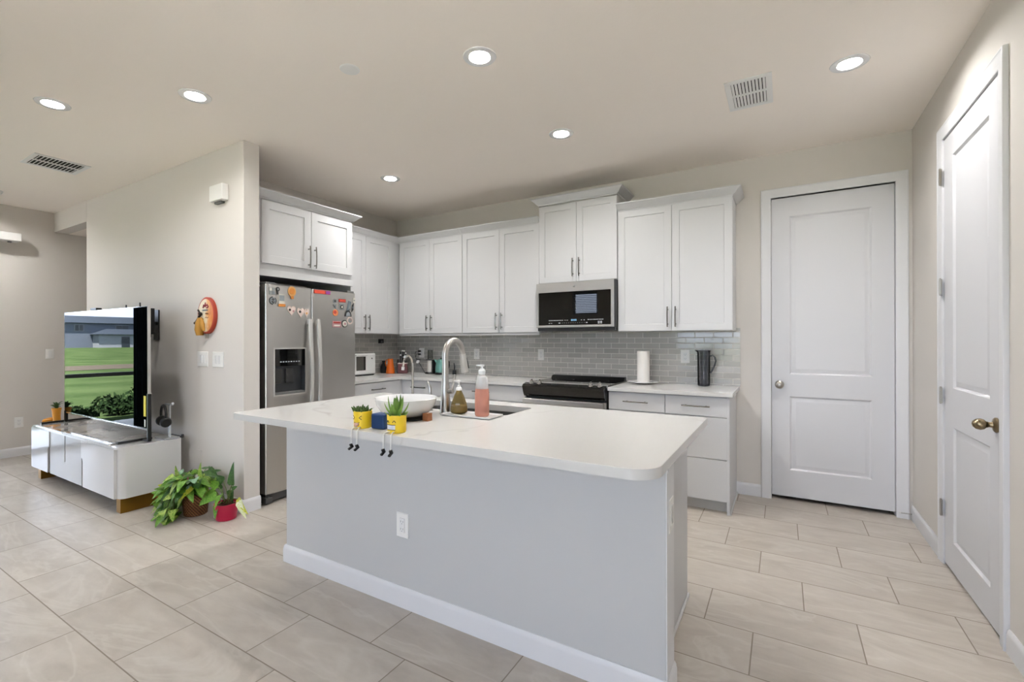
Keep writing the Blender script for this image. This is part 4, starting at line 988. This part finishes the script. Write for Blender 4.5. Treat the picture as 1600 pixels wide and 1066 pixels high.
bm = BM(); lathe(bm, [(0, .176), (.012, .178), (.014, .190), (0, .194)], n=16); build('lid_knob', bm, BLACK, t)
t = thing('utensil', 'dark utensil with a black handle standing right of the kettle', 'utensil', (-4.018, -.10, CZ))
bm = BM(); lathe(bm, [(0, 0), (.022, 0), (.024, .003), (.020, .05), (0, .05)], n=18); build('foot', bm, BLACK, t); bm = BM(); tube(bm, [(0, 0, .04), (.004, 0, .09), (-.006, 0, .13)], [.006, .007, .005], 8); build('handle', bm, BLACK, t)

# ------------------------------------------------------------------ outlets and switches
def plate(name, label, cat, loc, rz, wd, ht, kind, group='white wall plates'):
    t = thing(name, label, cat, loc, rz, group)
    bm = BM(); rectloft(bm, -wd/2, wd/2, -ht/2, ht/2, [(0, 0), (0, -.003), (.003, -.0055)]); build('cover_plate', bm, WHITEP, t)
    n = 2 if wd > .1 else 1
    for i in range(n):
        x = 0 if n == 1 else (-.023+.046*i)
        if kind == 'outlet':
            bm = BM(); box(bm, x-.0165, x+.0165, -.0075, -.005, -.034, .034, .001); f = build('socket', bm, WHITEG, t)
            bm = BM()
            for z in (-.018, .018): box(bm, x-.008, x-.006, -.0078, -.0073, z-.004, z+.005); box(bm, x+.006, x+.008, -.0078, -.0073, z-.004, z+.005); lathe(bm, [(0, .0001), (.0022, .0001)], (x, -.0077, z-.010), 8, axis='y')
            build('slots', bm, GREYP, f, 0)
        elif kind == 'switch':
            bm = BM(); prism(bm, [(-.0165+x, -.033), (.0165+x, -.033), (.0165+x, .033), (-.0165+x, .033)], -.006, -.005, plane='xz')
            v0 = len(bm.verts); box(bm, x-.0145, x+.0145, -.010, -.005, -.031, .031, .001)
            bm.verts.ensure_lookup_table()
            for v in bm.verts[v0:]:
                if v.co.z < 0 and v.co.y < -.007: v.co.y += .003
            build('rocker', bm, WHITEG, t)
    return t
plate('wall_outlet', 'white outlet on the backsplash left of the stove', 'outlet', (-2.958, -.010, 1.148), 0, .072, .118, 'outlet')
plate('wall_outlet', 'white outlet on the backsplash behind the faucet', 'outlet', (-3.768, -.010, 1.143), 0, .072, .118, 'outlet')
t = plate('wall_outlet', 'white outlet with two black plugs near the kitchen corner', 'outlet', (-4.580, -.010, 1.147), 0, .072, .118, 'outlet')
plate('wall_outlet', 'white outlet on the backsplash between paper towels and pitcher', 'outlet', (-1.540, -.010, 1.153), 0, .076, .120, 'outlet')
plate('wall_outlet', 'white outlet low on the grey island front', 'outlet', (-2.386, -2.755, .399), 0, .076, .120, 'outlet')
plate('wall_outlet', 'white outlet seen edge on at the right end of the island', 'outlet', (-1.153, -2.682, .665), pi/2, .076, .120, 'outlet')
plate('light_switch', 'left one of the two double switch plates beside the fridge', 'switch', (-4.842, -2.444, 1.152), 0, .160, .122, 'switch')
plate('light_switch', 'right one of the two double switch plates, nearest the fridge', 'switch', (-4.612, -2.444, 1.152), 0, .160, .122, 'switch')
plate('light_switch', 'white switch plate on the far left wall above the outlet', 'switch', (XL, -2.486, 1.150), pi/2, .076, .118, 'switch')
plate('wall_outlet', 'white outlet low on the far left wall', 'outlet', (XL, -2.752, .382), pi/2, .076, .118, 'outlet')
t = thing('wall_plate', 'faint wall coloured cover plate low between the television cabinet and the plants', 'cover plate', (-4.90, -2.444, .345))
bm = BM(); rectloft(bm, -.036, .036, -.057, .057, [(0, 0), (0, -.003), (.003, -.005)]); build('cover', bm, WALL, t)
for z in (-.042, .042): bm = BM(); lathe(bm, [(0, .0055), (.003, .0055), (.0035, .0045)], (0, 0, z), 10, axis='y'); build('screw', bm, WALL, t)
for z, lb in ((1.168, 'upper black plug in the outlet near the kitchen corner'), (1.130, 'lower black plug in the outlet near the kitchen corner')):
    t = thing('power_plug', lb, 'plug', (-4.594, -.018, z), 0, 'black plugs near the corner')
    bm = BM(); box(bm, -.016, .012, -.028, 0, -.011, .011, .004); build('plug_body', bm, BLACK, t)
    bm = BM(); tube(bm, [(-.014, -.018, 0), (-.045, -.028, -.004), (-.058, -.03, -.03), (-.050, -.035, -.070), (-.02, -.05, -.095), (.06, -.06, -.10), (.16, -.06, -.105)] if z > 1.15 else [(-.014, -.018, 0), (-.04, -.03, -.005), (-.046, -.035, -.035), (-.03, -.045, -.06), (.05, -.055, -.07)], .0035, 8); build('cord', bm, BLACK, t)
t = thing('wall_charger', 'small black plug high on the left backsplash', 'plug', (-4.990, -.302, 1.292))
bm = BM(); box(bm, 0, .028, -.034, .034, -.026, .026, .004); build('housing', bm, BLACK, t); bm = BM(); box(bm, .028, .030, -.012, .012, -.02, .004); build('face', bm, GREYP, t)

# ------------------------------------------------------------------ television wall
t = thing('alarm_box', 'white door chime box high on the wall near the fridge', 'chime', (-4.555, -2.444, 2.455))
bm = BM(); box(bm, -.092, .092, -.052, 0, -.062, .062, .006, 3); build('cover', bm, WHITEP, t)
bm = BM(); box(bm, -.06, .04, -.030, 0, -.078, -.062, .003); build('grille', bm, GREYP, t)
# painted plaque with a hanging figure
t = thing('wall_plaque', 'oval orange and cream painted plaque with a brown figure', 'plaque', (-4.750, -2.444, 1.505))
bm = BM()
for a0, n in ((0, 40),):
    ring0 = []; rows = []
    for r, y in ((1.0, 0), (1.0, -.022), (.95, -.027), (.90, -.027)):
        rows.append([bm.verts.new((.128*r*math.cos(2*pi*i/n), y, .148*r*math.sin(2*pi*i/n))) for i in range(n)])
    for i in range(3): bridge(bm, rows[i], rows[i+1])
    bm.faces.new(rows[0]); bm.faces.new(rows[-1])
build('rim', bm, mat('plaque_red', '#a83a22', .5), t)
bm = BM(); lathe(bm, [(0, .0285), (.112, .0285), (.115, .026)], n=40, axis='y', sy=1.16)
PLQ = mat('plaque_face', '#e6d2ae', .5); k = NT(PLQ); tc = k.n('TexCoord'); sq = k.n('SeparateXYZ'); k.l(tc.outputs['Object'], sq.inputs[0])
f = k.math('ADD', k.math('MULTIPLY', sq.outputs[0], 5), k.math('MULTIPLY', k.noise(tc.outputs['Object'], 22, 3), .6))
k.l(k.ramp(f, [(.28, lin('#e9dcc0')), (.50, lin('#e2a766')), (.75, lin('#d47a35'))]), k.b.inputs['Base Color']); build('face', bm, PLQ, t)
def squiggle(name, pts, r, m_):
    bm = BM(); tube(bm, [(x, -.030, z) for x, z in pts], r, 6); return build(name, bm, m_, t)
squiggle('lettering', [(-.030, .060), (-.020, .085), (-.006, .070), (.004, .100), (.012, .072), (.030, .086), (.046, .070), (.038, .062), (.020, .060)], .0055, mat('ink_maroon', '#8c2433', .6))
squiggle('lettering', [(-.040, .040), (-.030, .045), (-.020, .038), (-.008, .045), (.004, .038), (.016, .045), (.028, .038), (.040, .044)], .003, mat('ink_blue', '#33485e', .6))
squiggle('lettering', [(.005, .012), (.015, .018), (.025, .010), (.036, .017), (.046, .011)], .003, mat('ink_brown', '#7c3d1c', .6))
squiggle('lettering', [(.0, -.020), (.016, -.014), (.030, -.022), (.046, -.016)], .0022, _M['ink_brown'])
bm = BM()
tube(bm, [(-.048, -.040, -.020), (-.056, -.042, -.060), (-.066, -.040, -.115), (-.066, -.038, -.160)], [.022, .032, .036, .026], 12); tube(bm, [(-.045, -.042, -.02), (-.02, -.042, -.075), (-.004, -.038, -.125)], [.012, .020, .008], 10); build('figure_body', bm, mat('figure_gold', '#b9862f', .5, bump=(60, .6, .004)), t)
bm = BM(); lathe(bm, [(0, -.016), (.012, -.010), (.015, 0), (.012, .012), (0, .016)], (-.048, -.044, .012), 14); tube(bm, [(-.048, -.046, .0), (-.075, -.05, -.030), (-.100, -.052, -.055)], [.010, .008, .009], 8); tube(bm, [(-.085, -.052, -.05), (-.112, -.055, -.062)], .010, 8); tube(bm, [(-.052, -.048, .026), (-.068, -.05, .045)], .007, 8); build('figure_head', bm, mat('figure_dark', '#2b1f16', .5), t)
for x in (-.035, -.012, .01): bm = BM(); tube(bm, [(x, -.010, -.135), (x+.003, -.012, -.185)], .0018, 6); build('string', bm, mat('string_grey', '#9a968f', .8), t)

# credenza (front faces -y)
t = thing('media_cabinet', 'low glossy white media cabinet with arched door grooves and brass feet', 'cabinet', (-5.935, -2.74, 0))
LAQ = mat('white_lacquer', '#d9d9d9', .14, coat=.5); LAQG = mat('grey_lacquer', '#b5b3b0', .22, coat=.3); GOLD = mat('brushed_gold', '#9a7434', .35, 1); GROOVE = mat('groove_grey', '#3c3c3a', .6)
hw = .935; yf, yb = -.236, .205; z0, z1 = .118, .505
bm = BM(); prism(bm, rrect(-hw, hw, yf+.02, yb, (.045, .045, .004, .004), 6), z0, z1-.012); build('carcass', bm, LAQ, t)
bm = BM(); prism(bm, rrect(-hw, hw, yf, yb, (.05, .05, .004, .004), 8), z1-.014, z1); build('top', bm, LAQ, t)
def door_poly(x0, x1, notch_l=None, notch_r=None):
    """front panel outline with a tall arched finger notch on one lower side"""
    zt_ = z1-.016; r = .035; h_ = z0+.235; p = [(x0, zt_)]
    if notch_l: p += [(x0, h_)]+[(x0+r*math.sin(a)*1.0, h_-r+r*math.cos(a)) for a in [pi/2*i/6 for i in range(7)]]+[(x0+r, z0)]
    else: p += [(x0, z0)]
    if notch_r: p += [(x1-r, z0)]+[(x1-r*math.cos(a), h_-r+r*math.sin(a)) for a in [pi/2*i/6 for i in range(7)]]+[(x1, h_)]
    else: p += [(x1, z0)]
    p.append((x1, zt_)); return p
bm = BM(); box(bm, -hw+.06, hw-.30, yf+.012, yf+.022, z0, z1-.015); build('recess_lining', bm, GROOVE, t, 0)
bm = BM(); prism(bm, door_poly(-hw+.012, -.46, notch_r=True), yf, yf+.02, plane='xz'); build('door', bm, LAQ, t)
bm = BM(); prism(bm, [(-.455, z0), (.26, z0), (.26, z1-.016), (-.088, z1-.016), (-.088, z0+.15), (-.098, z0+.145), (-.108, z0+.15), (-.108, z1-.016), (-.455, z1-.016)], yf+.006, yf+.02, plane='xz'); build('door', bm, LAQG, t)
bm = BM(); pp = door_poly(.265, hw-.05, notch_l=True); prism(bm, pp, yf, yf+.02, plane='xz'); build('door', bm, LAQ, t)
for x in (-1, 1):
    xc_ = x*(hw-.08)
    bm = BM(); box(bm, xc_-.035, xc_+.035, yf+.04, yb-.04, 0, z0, .002); build('foot', bm, GOLD, t)
MARB = mat('cabinet_marble', '#b3b0ac', .06, coat=.4); k = NT(MARB); P, q = k.pos()
n = k.noise(P, 2.4, 4, .5, 1.2); v = k.math('MULTIPLY', k.math('ABSOLUTE', k.math('SUBTRACT', n, .5)), 22, clamp=True)
k.l(k.mix(v, lin('#8a8886'), k.ramp(k.noise(P, 2.2, 3), [(.3, lin('#a3a09d')), (.7, lin('#d4d1cd'))])), k.b.inputs['Base Color'])
bm = BM(); box(bm, -hw+.09, hw-.17, yf+.012, yb-.03, z1, z1+.010, .002); build('marble_inlay', bm, MARB, t)
bm = BM(); box(bm, -.14, hw-.15, yf+.001, yf+.020, z1, z1+.012, .003); build('front_lip', bm, LAQ, t)

# television (front faces -y)
t = thing('television', 'large flat television reflecting a green lawn, on black feet', 'television', (-5.895, -2.76, z1+.010))
TVB = mat('tv_screen', '#020304', .0, spec=.5, coat=0.0, coatr=0, ior=1.5)
tx = .862; tz0, tz1 = .091, 1.058
bm = BM(); box(bm, -tx, tx, 0, .022, tz0, tz1, .004); box(bm, -tx*.75, tx*.75, .02, .055, tz0+.05, tz0+.55, .012); build('housing', bm, BLACK, t)
bm = BM(); box(bm, -tx+.004, tx-.004, -.0015, .0005, tz0+.010, tz1-.004); build('screen', bm, TVB, t, 0)
bm = BM()
box(bm, -tx, tx, -.003, .020, tz0-.002, tz0+.008, .001); box(bm, -tx-.001, -tx+.003, -.003, .02, tz0, tz1); box(bm, tx-.003, tx+.001, -.003, .02, tz0, tz1); box(bm, -tx, tx, -.003, .02, tz1-.003, tz1+.001); build('bezel', bm, CHROME, t)
bm = BM(); box(bm, -.04, .04, -.0045, -.003, tz0-.001, tz0+.006); build('logo_tab', bm, WHITEP, t, 0)
for x, xb, ya, yb_ in ((-tx+.012, -.880, -.170, .245), (tx+.008, .775, -.170, .060)):
    bm = BM(); box(bm, xb-.016, xb+.016, ya, yb_, -.002, .016, .002); box(bm, min(xb, x)-.010, max(xb, x)+.010, -.01, .018, 0, .012, .002); box(bm, x-.010, x+.010, -.008, .018, 0, tz0+(.02 if x < 0 else .28), .002); build('foot', bm, BLACK, t)
bm = BM(); box(bm, tx-.065, tx-.028, -.0035, -.001, tz0+.10, tz0+.262, .0005); o = build('energy_sticker', bm, mat('sticker_yellow', '#d9c92e', .5), t); o['label'] = 'yellow upright sticker at the lower right of the screen'
bm = BM(); box(bm, tx-.055, tx-.036, -.0035, -.001, tz0+.018, tz0+.075, .0005); o = build('spec_sticker', bm, WHITEP, t); o['label'] = 'small white sticker under the yellow one'
# wall bracket
t = thing('wall_bracket', 'black folding television bracket on the wall behind the screen', 'bracket', (-5.62, -2.444, 1.46))
bm = BM(); box(bm, -.05, .045, -.012, 0, -.15, .12, .002); build('wall_plate', bm, BLACK, t)
bm = BM(); box(bm, .04, .07, -.110, -.05, -.10, .13, .003); box(bm, .085, .105, -.15, -.09, -.13, .07, .003); box(bm, .04, .105, -.11, -.09, -.02, .0, .002); build('arm', bm, BLACK, t)
bm = BM(); tube(bm, [(.02, -.01, 0), (.06, -.08, .0), (.0, -.24, 0)], .014, 8); build('link', bm, BLACK, t)
t = thing('router', 'black wifi router with upright antennas behind the television top edge', 'router', (-5.69, -2.60, 1.500))
bm = BM(); box(bm, -.15, .12, -.03, .03, 0, .030, .004); box(bm, -.05, .05, -.035, -.005, -.03, .002); build('body', bm, BLACK, t)
for x, h_ in ((-.14, .125), (.13, .135)):
    bm = BM(); tube(bm, [(x, 0, .028), (x-.008, 0, h_)], [.008, .006], 8); build('antenna', bm, BLACK, t)
bm = BM(); box(bm, -.06, .06, -.022, .022, 0, .022, .003); tag(build('sensor_bar', bm, BLACK, loc=(-6.05, -2.748, z1+.010+1.059)), 'small black camera bar on top of the television', 'camera')

# headphones on an acrylic stand
t = thing('headphone_stand', 'clear acrylic headphone stand on the right end of the media cabinet', 'stand', (-5.095, -2.595, z1))
ACR = mat('acrylic', '#e8ecee', .04, trans=.5)
bm = BM(); box(bm, -.085, .085, -.06, .055, .001, .012, .003); build('base', bm, ACR, t)
bm = BM(); box(bm, .028, .045, -.006, .006, .01, .275, .002); build('post', bm, ACR, t); bm = BM(); box(bm, -.02, .075, -.012, .012, .272, .286, .003); tube(bm, [(.072, 0, .283), (.090, 0, .289)], .010, 10); build('cradle', bm, ACR, t)
t = thing('headphones', 'black over ear headphones hanging on the clear stand', 'headphones', (-5.125, -2.610, z1+.165), math.radians(-10))
bm = BM(); pts = [(.075*math.cos(a), 0, .025+.078*math.sin(a)) for a in [pi*(-.12+1.24*i/20) for i in range(21)]]; tube(bm, pts, [.007]+[.010]*19+[.007], 10); build('headband', bm, BLACK, t)
for s in (-1, 1):
    bm = BM(); lathe(bm, [(0, -.018), (.030, -.018), (.040, -.010), (.042, .004), (.036, .018), (.022, .020), (0, .014)], n=26, axis='x' if s < 0 else '-x'); xform(bm, Matrix.Translation((s*.062, 0, -.030)) @ Matrix.Rotation(s*.15, 4, 'Y')); build('ear_cup', bm, BLACK, t)
t = thing('black_tray', 'thin black bar lying behind the headphone stand', 'bar', (-5.10, -2.522, z1))
bm = BM(); box(bm, -.14, .10, -.006, .006, 0, .012, .002); box(bm, .08, .10, -.008, .008, 0, .028, .003); build('bar', bm, BLACK, t)

# orange boot planter and small dark pot
def lw(o): return o
BOOT = mat('boot_orange', '#e39a2b', .3, coat=.3)
t = thing('boot_planter', 'orange boot shaped planter at the left end of the media cabinet', 'planter', (-6.838, -2.80, z1+.0005), math.radians(62))
t.scale = (.72, .72, .95)
bm = BM(); lathe(bm, [(0, 0), (.046, 0), (.048, .01), (.043, .06), (.048, .125), (.054, .135), (.054, .15), (.048, .15), (.044, .13), (0, .12)], n=30); tube(bm, [(-.02, -.0, .026), (-.07, -.02, .028), (-.115, -.035, .025), (-.135, -.042, .022)], [.030, .030, .025, .012], 14); build('boot', bm, BOOT, t)
bm = BM(); tube(bm, [(.02, .01, .004), (-.06, -.017, .004), (-.14, -.043, .004)], [.04, .034, .016], 14)
for v in bm.verts: v.co.z = .0+min(max(v.co.z, -.0), .010)
build('sole', bm, mat('boot_sole', '#c9801f', .4), t)
LEAFD = mat('leaf_deep', '#3d5c2c', .5)
bm = BM()
for i in range(14):
    a = 2*pi*i/14+rnd.uniform(-.2, .2); r = rnd.uniform(.03, .085); blade(bm, (0, 0, .13), (r*math.cos(a), r*math.sin(a), .15+rnd.uniform(.0, .06)), .035, curve=.5)
build('plant', bm, LEAFD, t)
# ------------------------------------------------------------------ house plants on the floor
def leafmesh(bm, base_, d, nrm, L, Wd_, mi, bend=.35, fold=.25, heart_=True):
    """broad leaf with midrib; d = direction, nrm = upper side"""
    base_ = Vector(base_); d = Vector(d).normalized(); nrm = Vector(nrm); nrm = (nrm-d*nrm.dot(d)).normalized(); s = d.cross(nrm)
    n = 8; rows = []
    for i in range(n+1):
        q_ = i/n
        wv = Wd_/2*((math.sin(pi*min(1, q_*1.15+.12)**.75) if q_*1.15+.12 < 1 else 0) if heart_ else math.sin(pi*q_)**.7)
        wv = Wd_/2*max(.0, (1-q_)**.72*min(1, (q_+.10)*4.5)) if heart_ else Wd_/2*math.sin(pi*min(.999, q_+.02))**.8
        c = base_+d*(L*q_)-nrm*(bend*L*q_*q_)
        rows.append([bm.verts.new(c-s*wv+nrm*wv*fold-d*(wv*.25 if q_ < .2 else 0)), bm.verts.new(c-s*wv*.5+nrm*wv*fold*.55), bm.verts.new(c), bm.verts.new(c+s*wv*.5+nrm*wv*fold*.55), bm.verts.new(c+s*wv+nrm*wv*fold-d*(wv*.25 if q_ < .2 else 0))])
    for i in range(n):
        for j in range(4): bm.faces.new((rows[i][j], rows[i][j+1], rows[i+1][j+1], rows[i+1][j])).material_index = mi
def leafmat(name, a, b, sc=60):
    m = mat(name, a, .4, spec=.4); k = NT(m); tc = k.n('TexCoord'); n = k.noise(tc.outputs['Object'], sc, 4, .6, 1.5)
    k.l(k.ramp(n, [(.42, lin(a)), (.58, lin(b))]), k.b.inputs['Base Color']); return m
LM = [leafmat('leaf_green', '#4c7a22', '#6f9a35'), leafmat('leaf_variegated', '#648f2e', '#a9bd5c', 45), leafmat('leaf_dark', '#2f5226', '#476d33'), leafmat('leaf_yellow', '#9da62a', '#bfbe48'), leafmat('leaf_pink', '#9c3f5c', '#c7718a'), leafmat('leaf_silver', '#6f9a7c', '#9dbf9c', 40)]
STEM = mat('stem_green', '#55692c', .6)
t = thing('basket_plant', 'bushy variegated plant in a brown woven basket on the floor', 'plant', (-4.562, -2.640, 0))
bm = BM(); prof = [(0, .002), (.072, .002)]
for i in range(13): z = .004+i*.0125; prof += [(.075+.014*i/12+.0035, z+.003), (.075+.014*i/12, z+.009)]
prof += [(.088, .163), (.080, .163), (.078, .14), (0, .14)]
lathe(bm, prof, n=48); BSK = mat('basket_weave', '#6a4425', .8); k = NT(BSK); tc = k.n('TexCoord'); sq = k.n('SeparateXYZ'); k.l(tc.outputs['Object'], sq.inputs[0])
ang = k.math('MULTIPLY', k.math('ARCTAN2', sq.outputs[1], sq.outputs[0]), 26); wv_ = k.math('SINE', k.math('ADD', ang, k.math('MULTIPLY', sq.outputs[2], 250)))
k.l(k.mix(k.math('ADD', k.math('MULTIPLY', wv_, .5), .5), lin('#4c2d17'), lin('#8a5a31')), k.b.inputs['Base Color']); k.bump(wv_, .6, .003)
build('basket', bm, BSK, t)
bm = BM(); st = BM(); r_ = random.Random(11)
def spray(bm, st, ctr, n, amin, amax, rmin, rmax, zmin, zmax, Lr, mis, z_base):
    for i in range(n):
        a = r_.uniform(amin, amax); r = r_.uniform(rmin, rmax); z = r_.uniform(zmin, zmax)
        p = Vector((ctr[0]+r*math.cos(a), ctr[1]+r*math.sin(a), z)); b0 = Vector((ctr[0]+.03*math.cos(a), ctr[1]+.03*math.sin(a), z_base))
        mid = (b0+p)/2+Vector((0, 0, .05)); tube(st, [b0, mid, p], .0022, 5)
        d = Vector((math.cos(a+r_.uniform(-.7, .7)), math.sin(a+r_.uniform(-.7, .7)), r_.uniform(-.7, .35))); L = r_.uniform(*Lr)
        d.normalize(); room = -2.444-t.location.y; 
        if p.y+d.y*L > room-.01: d.y = min(d.y, (room-.01-p.y)/L)
        if p.z+d.z*L < .012: d.z = (.012-p.z)/L
        leafmesh(bm, p, d, (r_.uniform(-.35, .35)+.25, r_.uniform(-.6, -.1), 1), L, L*r_.uniform(.68, .88), r_.choice(mis), bend=r_.uniform(.05, .4))
# mass above the basket, then the part trailing to the floor at the left and front
spray(bm, st, (0, 0), 64, -pi, 0, .02, .14, .18, .30, (.07, .12), [0, 0, 0, 1, 2, 5], .15)
spray(bm, st, (0, 0), 26, 0, pi, .02, .12, .20, .32, (.08, .12), [0, 1, 2, 2], .15)
spray(bm, st, (-.10, -.04), 90, pi*.85, pi*1.75, .03, .125, .03, .20, (.07, .115), [0, 0, 0, 0, 1, 2], .17)
spray(bm, st, (-.03, -.12), 14, -pi*.75, -pi*.2, .03, .12, .02, .10, (.06, .10), [0, 1], .15)
for p, d, L, mi in (((-.07, -.07, .25), (-.1, -.3, .9), .13, 1), ((-.04, -.05, .24), (.1, -.3, .8), .07, 4), ((.04, -.07, .235), (.2, -.2, .9), .075, 4), ((.10, -.07, .23), (-.15, -.7, -.55), .11, 3), ((.12, -.02, .30), (.2, -.2, .9), .12, 1), ((.02, -.09, .17), (.1, -.6, -.8), .10, 1), ((-.13, -.08, .20), (-.5, -.6, .2), .12, 3), ((-.02, -.11, .19), (.5, -.5, .35), .12, 5)):
    leafmesh(bm, p, d, (.1, -1, .5), L, L*.62, mi, .1)
build('foliage', bm, LM, t, 60); build('stems', st, STEM, t)
bm = BM(); lathe(bm, [(0, .150), (.078, .146)], n=24); build('soil', bm, SOIL, t)

t = thing('red_pot_plant', 'plant with tall arrow leaves in a crimson pot on the floor', 'plant', (-4.272, -2.572, 0))
bm = BM(); lathe(bm, [(0, 0), (.062, 0), (.067, .004), (.080, .112), (.080, .118), (.074, .118), (.072, .105), (0, .10)], n=36); build('pot', bm, mat('pot_crimson', '#b0123d', .35), t)
bm = BM(); lathe(bm, [(0, .107), (.071, .104)], n=24)
for i in range(9): a = r_.uniform(0, 2*pi); tube(bm, [(.04*math.cos(a), .04*math.sin(a), .104), (.02*math.cos(a+1), .02*math.sin(a+1), .135)], .004, 5)
build('soil', bm, mat('bark_soil', '#4a2a1a', .9), t)
bm = BM()
for z, a in ((.075, -1.9), (.055, -1.95), (.040, -1.88), (.03, -1.8)): box(bm, math.cos(a)*.0735-.007, math.cos(a)*.0735+.007, math.sin(a)*.0755-.004, math.sin(a)*.0755+.001, z-.006, z+.006, .002)
build('pot_pattern', bm, mat('pattern_white', '#dcd3d3', .5), t)
bm = BM(); st = BM()
spec = [((-.02, .02, .11), (.02, .03, .24), (0, .02, 1), .17, .085, 2), ((.0, .0, .11), (.01, .03, .20), (.15, .0, -1), .10, .075, 2),
        ((-.02, 0, .11), (-.07, -.02, .23), (-.9, -.2, .25), .12, .07, 0), ((-.02, 0, .11), (-.06, .0, .21), (-.6, -.2, .9), .09, .04, 2),
        ((0, 0, .11), (-.03, -.05, .18), (-.4, -.6, -.35), .13, .08, 0), ((0, 0, .11), (.02, -.05, .19), (.4, -.5, -.35), .12, .07, 0),
        ((.01, 0, .11), (.0, -.068, .115), (.1, -.25, -1), .095, .06, 0), ((.02, 0, .11), (.04, .02, .21), (.5, .0, .3), .07, .05, 2),
        ((.02, 0, .11), (.15, .0, .170), (.9, -.15, -.45), .17, .050, 3), ((-.03, -.02, .11), (-.09, -.03, .20), (-.5, -.6, -.6), .14, .07, 0), ((-.02, .03, .11), (-.09, .03, .25), (-.8, .0, .2), .12, .07, 2)]
for b0, p, d, L, w_, mi in spec:
    b0, p = Vector(b0), Vector(p); tube(st, [b0, (b0+p)/2+Vector((0, 0, .02)), p], .003, 6); leafmesh(bm, p, d, (.15, -1, .45), L, w_, mi, .08)
build('leaves', bm, LM, t, 60); build('stems', st, STEM, t)
# pale lily leaf drooping to the right
bm = BM(); leafmesh(bm, (0, 0, 0), (.8, -.15, -.62), (.3, -.8, .45), .15, .055, 0, .10); o = build('pale_leaf', bm, leafmat('leaf_cream', '#c3c98c', '#d9dcbc', 30), t, 60, loc=(.175, -.010, .158)); o['label'] = 'pale cream drooping leaf'

# door stop spring
t = thing('door_stop', 'small metal spring door stop at the foot of the right wall', 'door stop', (-.013, -.050, .050))
bm = BM(); pts = [(-.002-.0007*i, .0045*math.cos(i*.9), .0045*math.sin(i*.9)) for i in range(90)]; tube(bm, pts, .0012, 5); build('spring', bm, NICKEL, t)
bm = BM(); tube(bm, [(-.064, 0, 0), (-.074, 0, 0)], .006, 10); build('tip', bm, WHITEP, t)
